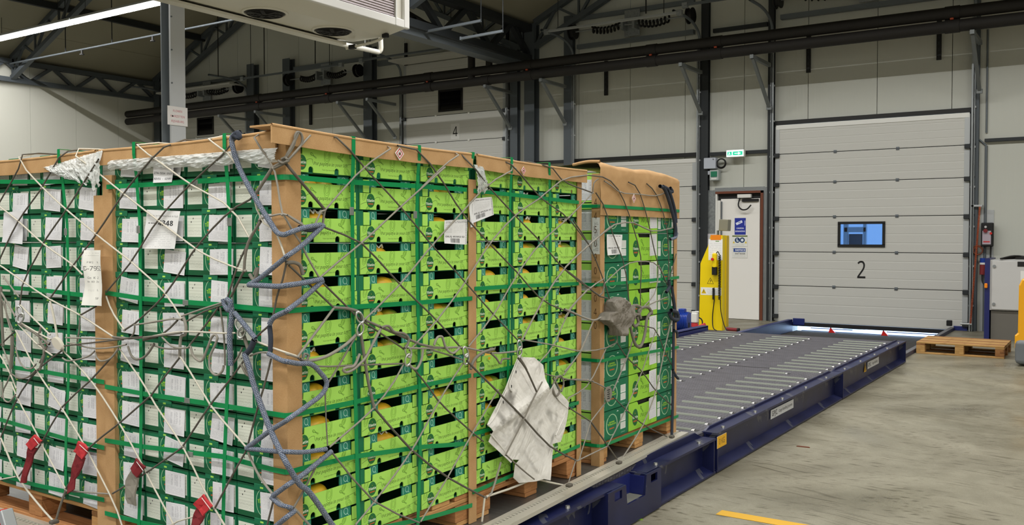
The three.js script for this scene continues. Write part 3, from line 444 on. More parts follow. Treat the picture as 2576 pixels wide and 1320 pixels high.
// ---------- yellow control console ----------
{ const t = thing('control_console', 'tall yellow control console with a hanging pendant and coiled cables beside the side door', 'console', [-5.14, 0, -13.95]);
  const o = [[-0.375, 0.02], [0, 0.02], [0, 1.5], [-0.19, 1.5], [-0.235, 1.33], [-0.355, 1.06]];
  mesh('console_body', prism(o, 0.13, 0.004).translate(0, 0, 0.12), M.yellow, t);
  mesh('rear_housing', rbx(0.2, 1.44, 0.12, 0.01, -0.08, 0.78, 0.06), M.yellowDark, t);
  const F = 0.2555;
  mesh('data_sheet', new THREE.PlaneGeometry(0.23, 0.33).translate(-0.11, 1.28, F), new THREE.MeshStandardMaterial({ roughness: 0.7, map: canvasTex(180, 256, (g, w, h) => { g.fillStyle = '#efefee'; g.fillRect(0, 0, w, h); g.fillStyle = '#6a8f3f'; g.fillRect(w * 0.5, 22, 46, 10); lines(g, 16, 52, w - 32, 7, 22, '#9a9a9a'); }) }), t);
  mesh('orange_tape', span(-0.19, -0.02, 1.43, 1.51, F - 0.006, F + 0.002), M.orange, t);
  mesh('head_box', rbx(0.15, 0.18, 0.14, 0.01, -0.1, 1.66, 0.1).rotateZ(-0.05), mat('#8d8a78', 0.5, 0.2), t); mesh('head_foot', rod(V(-0.13, 1.5, 0.1), V(-0.13, 1.58, 0.1), 0.02, 8), M.steelMid, t);
  const pen = mesh('pendant', rbx(0.075, 0.25, 0.06, 0.02, -0.11, 1.1, F + 0.03), M.yellow, t);
  mesh('stop_button', rod(V(-0.13, 1.13, F + 0.06), V(-0.13, 1.13, F + 0.085), 0.022, 12), M.redBright, pen); mesh('grip', rbx(0.075, 0.13, 0.06, 0.008, -0.11, 0.95, F + 0.03), M.black, pen);
  const coil = (x, z, ya, yb, r, n) => { const q = []; for (let i = 0; i <= n * 8; i++) { const a = i / 8 * 2 * Math.PI; q.push(V(x + Math.cos(a) * r, ya + (yb - ya) * i / (n * 8), z + Math.sin(a) * r)); } return q; };
  mesh('coiled_cable', tube([V(-0.09, 1.21, F + 0.03), V(-0.06, 1.25, F + 0.03), V(-0.03, 1.2, F + 0.03), ...coil(-0.03, F + 0.03, 1.18, 0.5, 0.016, 26), V(0, 0.3, F + 0.03), V(0.08, 0.06, F + 0.05), V(0.12, 0.03, F + 0.06)], 0.007, 460, 5), M.black, t);
  mesh('coiled_cable', tube([...coil(-0.13, F + 0.02, 0.68, 0.5, 0.014, 9), V(-0.14, 0.2, F + 0.03), V(-0.11, 0.05, F + 0.06), V(-0.04, 0.02, F + 0.1)], 0.008, 180, 5), M.black, t);
  mesh('warning_mark', new THREE.PlaneGeometry(0.12, 0.11).translate(-0.19, 0.79, F), new THREE.MeshStandardMaterial({ roughness: 0.5, map: canvasTex(128, 118, (g, w, h) => { g.fillStyle = '#f2d400'; g.fillRect(0, 0, w, h); g.strokeStyle = '#6b5a00'; g.lineWidth = 8; g.beginPath(); g.moveTo(w / 2, 10); g.lineTo(w - 10, h - 12); g.lineTo(10, h - 12); g.closePath(); g.stroke(); g.beginPath(); g.moveTo(w * 0.42, h * 0.78); g.lineTo(w * 0.56, h * 0.5); g.lineTo(w * 0.48, h * 0.52); g.lineTo(w * 0.6, h * 0.3); g.stroke(); }) }), t);
  mesh('white_label', new THREE.PlaneGeometry(0.34, 0.12).translate(-0.18, 0.625, F), new THREE.MeshStandardMaterial({ roughness: 0.5, map: canvasTex(290, 102, (g, w, h) => { g.fillStyle = '#eeeeea'; g.fillRect(0, 0, w, h); g.fillStyle = '#d9b400'; g.beginPath(); g.moveTo(44, 16); g.lineTo(78, 82); g.lineTo(10, 82); g.fill(); g.fillStyle = '#222'; g.fillRect(41, 36, 6, 26); lines(g, 92, 22, w - 104, 4, 18, '#888'); }) }), t);
}
{ const p = onX(1853, 828, -4.95); const t = thing('red_floor_plug', 'small red plug on the deck end beside the yellow console', 'plug', [-5.0, 0.02, -13.75]); mesh('plug_body', rod(V(-0.08, 0.02, 0), V(0.1, 0.02, 0.02), 0.028, 12), M.redDark, t); mesh('plug_end', rod(V(0.1, 0.02, 0.02), V(0.13, 0.02, 0.023), 0.03, 12), M.black, t); }
{ const t = thing('gear_motor', 'deep blue gear motor on the floor behind the far pallet corner', 'motor', [-5.5, 0.0, -12.9]);
  mesh('motor_body', [rod(V(-0.1, 0.2, 0), V(0.16, 0.22, 0), 0.13, 20), rod(V(-0.12, 0.2, 0), V(-0.1, 0.2, 0), 0.16, 20)], M.blueMotor, t);
  for (let i = 0; i < 6; i++) mesh('cooling_fin', rod(V(0.0 + i * 0.025, 0.21, 0), V(0.008 + i * 0.025, 0.21, 0), 0.145, 20), M.blueMotor, t);
  mesh('gearbox', rbx(0.2, 0.3, 0.22, 0.04, -0.15, 0.15, 0.02), M.blueMotor, t); mesh('terminal_box', rbx(0.1, 0.08, 0.1, 0.015, 0.04, 0.36, 0), M.blueMotor, t); mesh('foot', rbx(0.34, 0.06, 0.24, 0.01, -0.1, 0.03, 0), M.blueMotor, t); }
{ const t = thing('socket_plug', 'white and red power plug on a bent cable beside the blue gear motor', 'plug', [-5.22, 0, -12.8]);
  mesh('socket_box', rbx(0.09, 0.14, 0.09, 0.012, 0, 0.28, 0), M.white, t); mesh('plug_ring', rod(V(0, 0.15, 0.01), V(0, 0.2, 0.01), 0.05, 14), M.red, t); mesh('plug_tail', rod(V(0, 0.03, 0.03), V(0, 0.15, 0.01), 0.03, 10), M.white, t); mesh('side_plug', rod(V(0.06, 0.14, 0.02), V(0.17, 0.19, 0.02), 0.028, 10), M.red, t); mesh('top_handle', rod(V(-0.05, 0.36, 0), V(0.06, 0.37, 0), 0.012, 8), M.white, t);
  mesh('cable', tube([V(0, 0.3, -0.04), V(0.09, 0.25, -0.05), V(0.08, 0.1, -0.02), V(-0.08, 0.06, 0), V(-0.1, 0.2, -0.02)], 0.01, 20, 6), M.black, t); }
// ---------- roller deck with its blue guide rails ----------
{
  const t = thing('roller_deck', 'long grey tread plate deck with three rows of steel rollers running to dock door 2', 'roller deck', [0, 0, 0]);
  const cols = [[-2.68, -2.235], [-3.53, -3.095], [-4.39, -3.945]], z0 = -11.42, z1 = -0.6;
  mesh('deck_plate', uvm(span(-4.47, -2.15, 0.2, 0.2515, z0, z1)), M.plate, t);
  mesh('under_frame', [span(-4.45, -2.17, 0.02, 0.2, z0 + 0.03, z0 + 0.12), span(-4.45, -4.35, 0.02, 0.2, z0, z1), span(-2.3, -2.2, 0.02, 0.2, z0, z1)], M.navy, t);
  const rg = new THREE.CylinderGeometry(0.022, 0.022, 1, 14).rotateZ(Math.PI / 2), cg = new THREE.CylinderGeometry(0.018, 0.022, 0.024, 12).rotateZ(Math.PI / 2), sg = rbx(0.02, 0.03, 0.06, 0.004);
  cols.forEach(([a, b], c) => {
    for (let z = -5.436 - (c === 1 ? 0.0 : 0); z > z0 + 0.1; z -= 0.2272) {
      if (c && z > -6.5) continue;
      const short = c === 0 && Math.abs(z + 8.163) < 0.12, bb = short ? b - 0.235 : b, L = bb - a;
      const r = mesh('roller', rg, M.roller, t); r.scale.x = L; r.position.set((a + bb) / 2, 0.2415, z);
      const e = mesh('roller_cap', cg, M.chrome, t); e.position.set(bb + 0.012, 0.241, z);
      const s = mesh('roller_slot', sg, M.black, t); s.position.set(bb + 0.035, 0.238, z - 0.004);
    }
  });
  mesh('cross_joint', span(-3.09, -2.68, 0.2515, 0.2525, -8.42, -8.4), M.black, t);
}
const boltG = new THREE.CylinderGeometry(0.011, 0.013, 0.012, 8);
function guideRail(z0, z1, label, opt = {}) { // from z0 (near) to z1 (far)
  const t = thing('guide_rail', label, 'guide rail', [-2.06, 0, 0], 'blue guide rails along the deck'), L = z0 - z1, zc = (z0 + z1) / 2, fy = opt.y || 0.248, lh = 0.27 - fy;
  mesh('top_flange', uvm(bx(0.1, 0.014, L, -0.05, fy, zc)), M.blue, t);
  mesh('web', uvm(bx(0.012, fy - 0.05, L, -0.08, 0.045 + (fy - 0.05) / 2, zc)), M.blue, t);
  mesh('bottom_flange', uvm(prism([[-0.09, 0.055], [-0.0, 0.02], [0.0, 0.008], [-0.09, 0.008]], L).translate(0, 0, z1)), M.blue, t);
  // bent lip above the flange, its ends cut on the slope
  const lip = prism([[0, 0], [L, 0], [L - 0.12, lh], [0.1, lh]], 0.01, 0.002).rotateY(Math.PI / 2); // runs toward -z
  mesh('guide_lip', uvm(lip.translate(-0.1, fy, z0).applyMatrix4(new THREE.Matrix4())), M.blue, t);
  for (let z = z0 - 0.18; z > z1; z -= 0.62) { const b = mesh('bolt', boltG, M.chrome, t); b.position.set(-0.03, fy + 0.012, z); }
  for (const s of opt.ribs || []) mesh('stiffener', uvm(prism([[-0.08, 0.02], [0, 0.02], [0, fy - 0.005], [-0.08, fy - 0.005]], 0.012).translate(0, 0, s)), M.blue, t);
  return t;
}
const railB = guideRail(-5.42, -8.52, 'blue guide rail with a white lettered plate and yellow weight sign', { ribs: [-5.44] });
guideRail(-8.54, -11.5, 'blue guide rail on the deck edge with a yellow triangle, reaching the far deck end', { ribs: [-8.56, -11.49] });
const railC = guideRail(-4.4, -5.4, 'short scuffed blue guide rail with an open box section beyond the notch', { y: 0.222, ribs: [-5.38, -4.55] });
const railD = guideRail(-2.2, -4.0, 'scuffed blue guide rail at the lower frame edge before the notch', { y: 0.222, ribs: [-3.95, -3.3] });
{ // notch plate with its two square holes
  const t = thing('notch_plate', 'scratched blue steel plate with a square notch between two guide rails', 'plate', [-2.06, 0, 0]);
  const s = new THREE.Shape([[3.94, 0.01], [4.56, 0.01], [4.56, 0.225], [4.375, 0.225], [4.36, 0.12], [4.15, 0.12], [4.135, 0.225], [3.94, 0.225]].map((p) => new THREE.Vector2(...p)));
  for (const z of [4.47, 4.05]) s.holes.push(new THREE.Path([[z - 0.04, 0.17], [z + 0.04, 0.17], [z + 0.04, 0.212], [z - 0.04, 0.212]].map((p) => new THREE.Vector2(...p))));
  mesh('plate_body', uvm(new THREE.ExtrudeGeometry(s, { depth: 0.012, bevelEnabled: false }).rotateY(Math.PI / 2)), M.blue, t);
  mesh('notch_floor', span(-0.088, 0, 0.1, 0.118, -4.36, -4.15), mat('#77776f', 0.6, 0.2), t);
  mesh('notch_side', [span(-0.088, 0, 0.118, 0.215, -4.375, -4.365), span(-0.088, -0.08, 0.118, 0.222, -4.37, -4.14)], M.navy, t);
  mesh('box_top', uvm(span(-0.088, 0, 0.215, 0.227, -4.56, -4.375)), M.blue, t); mesh('box_top', uvm(span(-0.088, 0, 0.215, 0.227, -4.135, -3.94)), M.blue, t);
}
{ const t = thing('guide_rail', 'dark guide rail along the far edge of the deck before the yellow console', 'guide rail', [-4.52, 0, 0]); mesh('rail_body', [bx(0.05, 0.3, 11, 0, 0.15, -5.98), bx(0.09, 0.02, 11, -0.02, 0.3, -5.98)].map((g) => uvm(g)), M.navy, t); }
function railSign(name, label, z0, z1, y0, y1, draw, x = -2.128) { const w = Math.abs(z1 - z0), h = y1 - y0; return sign(name, label, 'sign', w, h, draw, [x, (y0 + y1) / 2, (z0 + z1) / 2], Math.PI / 2, 160, 0.002); }
const webSign = (...a) => { const s = railSign(...a); return s; };
webSign('maker_plate', 'white maker plate with black lettering on the blue guide rail', -6.69, -7.26, 0.122, 0.19, (g, w, h) => { g.fillStyle = '#dcdde0'; g.fillRect(0, 0, w, h); txt(g, 'GPJC.', w * 0.17, h * 0.48, h * 0.8, '#1c1c22', 'sans-serif', 'center', 'bold'); txt(g, 'Cargo Handling Systems', w * 0.64, h * 0.5, h * 0.44, '#26262c', 'sans-serif', 'center', 'bold'); });
webSign('maker_plate', 'small white lettered plate beside the yellow triangle on the far guide rail', -9.83, -10.36, 0.118, 0.19, (g, w, h) => { g.fillStyle = '#dcdde0'; g.fillRect(0, 0, w, h); txt(g, 'GPJC.', w * 0.18, h * 0.48, h * 0.75, '#222', 'sans-serif', 'center', 'bold'); txt(g, 'Cargo Handling', w * 0.64, h * 0.5, h * 0.48, '#333', 'sans-serif', 'center', 'bold'); });
{ const t = thing('warning_triangle', 'yellow warning triangle on the far blue guide rail', 'sign', [-2.128, 0.15, -9.72]); mesh('triangle', prism([[-0.05, -0.045], [0.05, -0.045], [0, 0.05]], 0.002).rotateY(Math.PI / 2), M.tape, t); mesh('mark', span(0.002, 0.003, -0.035, 0.03, -0.008, 0.008), M.black, t); }
webSign('weight_sign', 'yellow 0 KG weight sign at the end of the blue guide rail', -5.408, -5.57, 0.16, 0.234, (g, w, h) => { g.fillStyle = '#e0a814'; g.fillRect(0, 0, w, h); g.save(); g.translate(w / 2, h / 2); g.rotate(-0.0); txt(g, '0 KG', 0, 0, h * 0.66, '#33290c', 'sans-serif'); g.restore(); }, -2.054);
// ---------- dock leveller in the pit, its frames and marks ----------
{
  const t = thing('dock_leveller', 'dark slatted platform sunk in the floor before dock door 2', 'platform', [0, 0, 0]);
  mesh('base_plate', span(-4.69, -2.23, -0.3, -0.2, -16.2, -11.6), M.black, t);
  const g = bx(2.42, 0.05, 0.118, -3.46, -0.175, 0), m = mat('#3d3b38', 0.95);
  for (let z = -11.7; z > -16.15; z -= 0.135) { const s = mesh('slat', g, m, t); s.position.z = z; }
  mesh('lip_bar', span(-4.6, -2.3, -0.16, -0.148, -16.2, -16.12), M.navy, t);
  for (const x of [-4.05, -3.2]) mesh('red_wedge', prism([[-0.05, 0], [0.06, 0], [-0.02, 0.09]], 0.03).translate(x, -0.15, -16.0), M.redBright, t);
  for (const [a, b] of [[-4.45, -3.75], [-3.2, -2.4]]) mesh('lip_bar', span(a, b, -0.112, -0.1, -16.18, -16.15), M.navy, t);
}
for (const [x0, x1, z0, lab] of [[-4.8, -4.7, -12.4, 'blue steel frame bar at floor level between the side door and the sunken platform'], [-2.22, -2.14, -11.62, 'grey topped blue frame bar between the sunken platform and the empty pallet']]) {
  const t = thing('pit_frame', lab, 'frame', [0, 0, 0]);
  mesh('frame_bar', uvm(span(x0, x1, -0.28, 0.04, z0, -15.93)), M.blue, t); mesh('top_strip', span(x0 + 0.02, x1 - 0.005, 0.04, 0.05, z0, -15.93), x1 > -3 ? mat('#6f6f74', 0.5, 0.2) : M.bluePlain, t);
  mesh('end_block', rbx(0.2, 0.12, 0.1, 0.008, x1 > -3 ? x1 + 0.08 : x0 + 0.2, 0.01, -15.99), M.bluePlain, t);
}
// ---------- wooden pallets ----------
function woodPallet(name, label, x0, x1, z0, z1, y, opts = {}) { // z0 near
  const t = thing(name, label, 'pallet', [(x0 + x1) / 2, y, (z0 + z1) / 2], opts.group), w = x1 - x0, d = z0 - z1, h = opts.h || 0.13, alongX = opts.alongX, m = opts.mats || [M.wood, M.woodRed, M.woodDark];
  const n = opts.n || 7, bt = 0.02, len = alongX ? w : d, wid = alongX ? d : w;
  const put = (nm, l, hh, wd, a, yy, b, k) => { // a: along boards, b: across
    const g = alongX ? uvm(rbx(l, hh, wd, 0.004), 1) : uvm(rbx(wd, hh, l, 0.004), 1, true); const q = mesh(nm, g, m[k % m.length], t); q.position.set(alongX ? a : b, yy, alongX ? b : a); return q; };
  for (let i = 0; i < n; i++) { const bw = wid / n * (opts.fill || 0.8); put('deck_board', len, bt, bw, 0, h - bt / 2, -wid / 2 + bw / 2 + (wid - bw) * i / (n - 1), i * 5 + 1); }
  for (const a of [-1, 0, 1]) {
    put('cross_board', 0.1, bt, wid, a * (len / 2 - 0.05), h - bt * 1.5, 0, a + 2);
    for (const b of [-1, 0, 1]) put('block', 0.1, h - bt * 3, 0.11, a * (len / 2 - 0.05), (h - bt) / 2 , b * (wid / 2 - 0.055), (a + b * 3 + 4) * 2);
  }
  for (const b of [-1, 0, 1]) put('bottom_board', len, bt, 0.1, 0, bt / 2, b * (wid / 2 - 0.05), b + 1);
  return t;
}
const SHEET = 0.276;
woodPallet('wooden_pallet', 'pale wooden pallet under the corner stack of cartons', -3.27, -2.25, -2.09, -3.09, SHEET, { group: 'wooden pallets under the cartons', alongX: true });
woodPallet('wooden_pallet', 'orange brown wooden pallet under the stack of lime cartons behind the white tarpaulin', -3.27, -2.25, -3.12, -4.0, SHEET, { group: 'wooden pallets under the cartons', mats: [M.woodRed, M.woodRed, M.wood], alongX: true });
woodPallet('wooden_pallet', 'wooden pallet under the green cartons past the twin cardboard posts', -4.31, -3.29, -2.09, -3.09, SHEET, { group: 'wooden pallets under the cartons', mats: [M.woodDark, M.wood, M.woodRed], alongX: true });
woodPallet('wooden_pallet', 'wooden pallet under the far stack of mixed green and lime cartons', -3.27, -2.26, -4.23, -5.22, SHEET, { group: 'wooden pallets under the cartons', mats: [M.woodRed, M.wood, M.woodRed], alongX: true });
woodPallet('empty_pallet', 'empty worn wooden pallet lying on the floor beside dock door 2', -2.12, -1.13, -12.5, -13.35, 0, { alongX: true, h: 0.15, n: 8, fill: 0.93, mats: [M.woodOld, M.woodDark, M.woodOld] });
// ---------- aluminium cargo pallet sheet ----------
{
  const t = thing('cargo_pallet', 'flat grey aluminium air cargo pallet with a slotted pale edge rail under the load', 'cargo pallet', [0, 0, 0]);
  const X0 = -5.1, X1 = -2.04, X2 = -2.175, Z0 = -2.0, Z1 = -5.24; // the long side runs slightly askew on the deck
  mesh('pallet_sheet', uvm(prism([[X0, 2.09], [-2.115, 2.09], [X2 - 0.07, -Z1], [X0, -Z1]], 0.0125).rotateX(-Math.PI / 2).translate(0, 0.263, 0)), M.sheet, t);
  const side = (d) => [V(X1 - d, 0, Z0), V(X2 - d, 0, Z1)], rail = (d, w, h) => { const [a, b] = side(d + w / 2); return bar(a, b, w, h).translate(0, 0.262 + h / 2, 0); };
  mesh('edge_rail', [rail(0.062, 0.028, 0.022), rail(0, 0.046, 0.018)], M.alu, t);
  mesh('edge_rail', [span(X0, X1, 0.262, 0.284, Z0 - 0.09, Z0 - 0.062), span(X0, X1, 0.262, 0.28, Z0 - 0.046, Z0)], M.alu, t);
  mesh('rail_groove', [rail(0.046, 0.016, 0.006), span(X0, X1, 0.262, 0.268, Z0 - 0.062, Z0 - 0.046)], M.black, t);
  const teeth = []; for (let z = Z0 - 0.02; z > Z1; z -= 0.026) teeth.push(bx(0.018, 0.012, 0.011, X1 - 0.054 + (X2 - X1) * (z - Z0) / (Z1 - Z0), 0.272, z)); for (let x = X1 - 0.03; x > X0; x -= 0.026) teeth.push(bx(0.011, 0.012, 0.018, x, 0.272, Z0 - 0.054));
  mesh('rail_teeth', teeth, M.alu, t).userData.kind = 'stuff';
}
{ // red deck stop at the near edge
  const p = onZ(22, 1305, -1.94), t = thing('deck_stop', 'worn red and bare metal stop at the cargo pallet edge', 'stop', [p.x, p.y - 0.215, -1.93]);
  mesh('stop_arm', [rbx(0.035, 0.12, 0.05, 0.006).rotateZ(0.5).translate(0.02, 0.2, 0)], M.galvPale, t); mesh('stop_plate', rbx(0.03, 0.14, 0.06, 0.005).rotateZ(0.45).translate(-0.025, 0.18, 0.0), M.redBright, t); mesh('stop_foot', span(-0.06, 0.06, 0.215 - p.y, 0.12, -0.03, 0.03), M.navy, t); }
// ---------- right side: cabinet, cables, truck ----------
{ const t = thing('steel_cabinet', 'pale grey steel cabinet with a navy side post near dock door 2', 'cabinet', [-1.56, 0, -14.7]);
  mesh('cabinet_body', rbx(1.3, 0.72, 0.7, 0.008, 0.68, 0.79, -0.35), mat('#b9b9b8', 0.45), t); mesh('door_panel', rbx(1.26, 0.69, 0.012, 0.004, 0.69, 0.79, 0.006), mat('#c2c2c1', 0.4), t);
  mesh('lower_panel', uvm(span(0.05, 1.33, 0.0, 0.42, -0.68, -0.03)), mat('#6f6c66', 0.5, 0.3), t);
  mesh('side_post', span(-0.03, 0.035, 0, 1.17, -0.7, 0.02), M.navy, t);
  for (const y of [1.06, 0.52]) mesh('door_lock', rod(V(0.09, y, 0.01), V(0.09, y, 0.025), 0.022, 12), M.galv, t);
  mesh('name_tab', span(0.38, 0.62, 1.06, 1.13, 0.012, 0.016), M.black, t); mesh('amber_lamp', rbx(0.04, 0.07, 0.05, 0.012, -0.01, 0.78, 0.04), M.orange, t);
  mesh('side_notice', span(0.42, 0.6, 0.87, 1.0, 0.012, 0.014), M.white, t);
}
{ const t = thing('cable_bundle', 'black folded cable lying on top of the grey cabinet', 'cable', [-1.2, 1.155, -14.75]); for (let k = 0; k < 4; k++) mesh('cable_strand', tube([V(-0.2, 0.012, 0.02 * k), V(-0.02, 0.02 + 0.012 * k, 0.03 * k - 0.03), V(0.2, 0.03, 0.02 * k - 0.05), V(0.6, 0.014, 0.03 * k)], 0.012, 18, 6), M.black, t); mesh('cable_wrap', rbx(0.14, 0.05, 0.1, 0.015, 0.05, 0.032, 0), M.black, t); mesh('paper_band', rbx(0.12, 0.035, 0.1, 0.008, 0.22, 0.036, 0), M.white, t); }
{ const p = onZ(2484, 590, WZ + 0.1), t = thing('control_box', 'black wall control box with red buttons above the grey cabinet', 'box', [p.x, p.y, p.z]);
  mesh('box_body', rbx(0.17, 0.37, 0.11, 0.015), M.black, t); mesh('front_sheet', span(-0.065, 0.055, -0.15, 0.06, 0.056, 0.058), mat('#b5a9b4', 0.5), t); mesh('stop_button', rod(V(-0.02, 0.06, 0.05), V(-0.02, 0.06, 0.09), 0.03, 14), M.redDark, t); mesh('red_button', rod(V(0.055, 0.02, 0.05), V(0.055, 0.02, 0.075), 0.018, 12), M.redBright, t); mesh('green_button', rod(V(-0.02, 0.12, 0.05), V(-0.02, 0.12, 0.07), 0.018, 12), mat('#c9c9c9', 0.4), t);
  mesh('red_print', span(-0.05, 0.04, -0.12, -0.1, 0.058, 0.0585), M.red, t);
  mesh('supply_cable', tube([V(0.05, -0.18, 0), V(0.05, -0.36, 0.02), V(0.12, -0.5, 0.3), V(0.3, -0.46, 0.9)], 0.012, 20, 6), M.black, t); mesh('cable_coil', [new THREE.TorusGeometry(0.07, 0.011, 8, 24).translate(-0.13, -0.24, 0.02), new THREE.TorusGeometry(0.062, 0.01, 8, 24).translate(-0.125, -0.25, 0.04)], M.brown, t); }
{ const p = onZ(2473, 665, WZ + 0.08), t = thing('power_plug', 'blue and red power connector hanging on the wall below the black control box', 'plug', [p.x, p.y, p.z]); mesh('blue_cap', rod(V(0, 0.03, 0), V(0, 0.1, 0), 0.045, 14), M.blueMotor, t); mesh('white_collar', rod(V(0, 0.0, 0), V(0, 0.03, 0), 0.05, 14), M.white, t); mesh('red_plug', rod(V(-0.01, -0.16, 0.02), V(0, 0, 0), 0.035, 14, 0.046), M.redDark, t); mesh('cable', tube([V(-0.01, -0.16, 0.02), V(0, -0.28, 0.03), V(0.09, -0.34, 0.1), V(0.2, -0.3, 0.4)], 0.01, 14, 6), M.black, t); }
{ const t = thing('spiral_hose', 'thin orange spiral hose hanging down the wall beside dock door 2', 'hose'); const a = onZ(2465, 520, WZ + 0.28), b = onZ(2441, 815, WZ + 0.28), q = []; for (let i = 0; i <= 110 * 8; i++) { const f = i / (110 * 8), an = i / 8 * 2 * Math.PI; q.push(V(a.x + (b.x - a.x) * f + Math.cos(an) * 0.013, a.y + (b.y - a.y) * f, a.z + Math.sin(an) * 0.013)); }
  mesh('hose_coil', tube(q, 0.0045, 1320, 4), M.hose, t); mesh('top_bracket', rbx(0.16, 0.03, 0.12, 0.005, a.x - 0.06, a.y + 0.02, WZ + 0.1), M.galvPale, t); mesh('bottom_valve', rod(V(b.x - 0.14, b.y, b.z), V(b.x + 0.02, b.y, b.z), 0.016, 8), M.galvPale, t); mesh('floor_box', rbx(0.08, 0.09, 0.06, 0.01, b.x - 0.3, b.y, b.z - 0.02), M.black, t); }
{ const t = thing('wall_conduit', 'thin grey conduit running down the wall between dock door 2 and the cabinet', 'conduit'); const x = -1.74; mesh('conduit_run', [rod(V(x, 0, WZ + 0.02), V(x, 2.9, WZ + 0.02), 0.02, 8), rod(V(x, 2.9, WZ + 0.02), V(x - 0.1, 3.0, WZ + 0.02), 0.014, 8), rod(V(x, 3.1, WZ + 0.02), V(x, 4.7, WZ + 0.02), 0.014, 8)], M.steelMid, t); mesh('cover_strip', span(x - 0.06, x + 0.12, 0, 1.9, WZ + 0.001, WZ + 0.012), M.galvPale, t); }
{ const t = thing('pallet_truck', 'rear corner of a yellow electric pallet truck beside the grey cabinet', 'truck', [-0.63, 0, -11.95]);
  const side = [[-0.33, 0.22], [-0.33, 0.34], [-0.3, 0.37], [-0.295, 0.92], [-0.27, 0.98], [0.3, 0.98], [0.3, 0.22]];
  mesh('cover', prism(side, 0.62, 0.015).translate(0, 0, -0.6), M.amber, t); mesh('bumper_base', rbx(0.66, 0.28, 0.72, 0.05, -0.01, 0.16, -0.28), M.forkGrey, t); mesh('grip_slot', rbx(0.12, 0.06, 0.03, 0.012, -0.13, 0.89, 0.02), M.black, t);
  mesh('letter', numeral('A', 0.14, 0.9).rotateX(0).translate(-0.235, 0.7, 0.018), M.black, t); mesh('name_sticker', rbx(0.14, 0.05, 0.004, 0.001, -0.16, 0.29, 0.018), M.white, t); mesh('wheel', rod(V(-0.15, 0.08, -0.3), V(-0.05, 0.08, -0.3), 0.08, 20), M.rubber, t); }
{ const t = thing('floor_stripe', 'short yellow painted stripe on the concrete floor', 'stripe', [0, 0, 0]); mesh('stripe_paint', uvm(span(-1.76, 0.6, 0.0005, 0.0022, -4.71, -4.62)), M.tape, t); }
for (const [px, py, lab, m, a] of [[2019, 1124, 'tiny brown wood splinter on the concrete floor', M.brown, 0.1], [1592, 1306, 'tiny green leaf scrap on the floor near the notched plate', M.limeDark, 0.5]]) { const d = ray(px, py), k = -EYE / d.y, p = camera.position.clone().addScaledVector(d, k), t = thing(m === M.brown ? 'wood_splinter' : 'leaf_scrap', lab, 'scrap', [p.x, 0, p.z]); mesh('scrap_body', prism([[-0.04, -0.004], [0.05, -0.008], [0.04, 0.006], [-0.03, 0.009]], 0.005, 0.001).rotateX(-Math.PI / 2).rotateY(a), m, t); if (m !== M.brown) mesh('scrap_tip', prism([[0, -0.01], [0.02, 0.01], [-0.01, 0.012]], 0.003, 0.001).rotateX(-Math.PI / 2).translate(0.01, 0.001, 0.015), m, t); }
// ---------- cartons ----------
const LIME = '#ace262', GREEN = '#12704a';
const spoon = (g, x, y, s, a) => { g.save(); g.translate(x, y); g.rotate(a); g.strokeStyle = '#44741a'; g.lineWidth = 4.5; g.beginPath(); g.ellipse(0, 0, s * 0.32, s * 0.22, 0, 0, 7); g.stroke(); g.fillStyle = 'rgba(92,140,36,.45)'; g.beginPath(); g.ellipse(-s * 0.05, s * 0.04, s * 0.2, s * 0.12, 0, 0, 7); g.fill(); g.beginPath(); g.moveTo(s * 0.3, -2); g.lineTo(s * 1.25, -5); g.moveTo(s * 0.3, 3); g.lineTo(s * 1.25, 6); g.stroke(); g.restore(); };
const papayaMark = (g, x, y, s, a, c = '#5f9226') => { g.save(); g.translate(x, y); g.rotate(a); g.strokeStyle = c; g.lineWidth = 4; for (const k of [1, 0.74, 0.46]) { g.beginPath(); g.ellipse(0, 0, s * 0.42 * k, s * 0.85 * k, 0, 0, 7); g.stroke(); } for (let i = 0; i < 9; i++) { g.fillStyle = c; g.fillRect(-s * 0.1 + (i % 3) * s * 0.1, -s * 0.3 + i * s * 0.065, 4, 4); } g.restore(); };
const logo = (g, x, y, rx, ry) => { g.fillStyle = '#1f6b34'; g.beginPath(); g.ellipse(x, y, rx, ry, 0, 0, 7); g.fill(); txt(g, 'Tilatin', x, y, rx * 0.62, '#f4fbe8', 'sans-serif', 'center', 'bold'); g.fillStyle = '#b0602c'; g.fillRect(x - rx * 0.62, y + ry * 0.36, rx * 1.24, ry * 0.2); g.fillStyle = '#d8a02c'; g.fillRect(x - 4, y - ry * 0.52, 8, 8); };
const script = (g, s, x, y, size, c = '#16260a') => { g.save(); g.translate(x, y); g.transform(1, 0, -0.28, 1, 0, 0); g.fillStyle = c; g.font = `${size}px serif`; g.textAlign = 'left'; g.textBaseline = 'middle'; g.fillText(s, 0, 0); g.restore(); };
const frontTex = canvasTex(1024, 272, (g, w, h) => {
  g.fillStyle = LIME; g.fillRect(0, 0, w, h);
  papayaMark(g, 80, 90, 80, 0.3); papayaMark(g, 540, 60, 105, 0.12); papayaMark(g, 840, 250, 90, -0.5); papayaMark(g, 130, 262, 60, 0.6); papayaMark(g, 760, 30, 60, 0.5);
  spoon(g, 320, 62, 62, 0.55); spoon(g, 712, 70, 62, 0.6); spoon(g, 930, 150, 50, 0.7);
  g.strokeStyle = '#2b4a16'; g.lineWidth = 3.5; g.beginPath(); g.moveTo(20, 205); g.quadraticCurveTo(110, 170, 200, 160); g.moveTo(230, 150); g.quadraticCurveTo(280, 100, 330, 118); g.lineTo(336, 165); g.stroke();
  script(g, 'Put papaya in your life.', 345, 158, 46); g.beginPath(); g.moveTo(815, 146); g.lineTo(1010, 118); g.stroke();
  txt(g, 'Trace Opo Nova 5891', 560, 222, 20, '#3d5a1c'); logo(g, 180, 158, 66, 82);
});
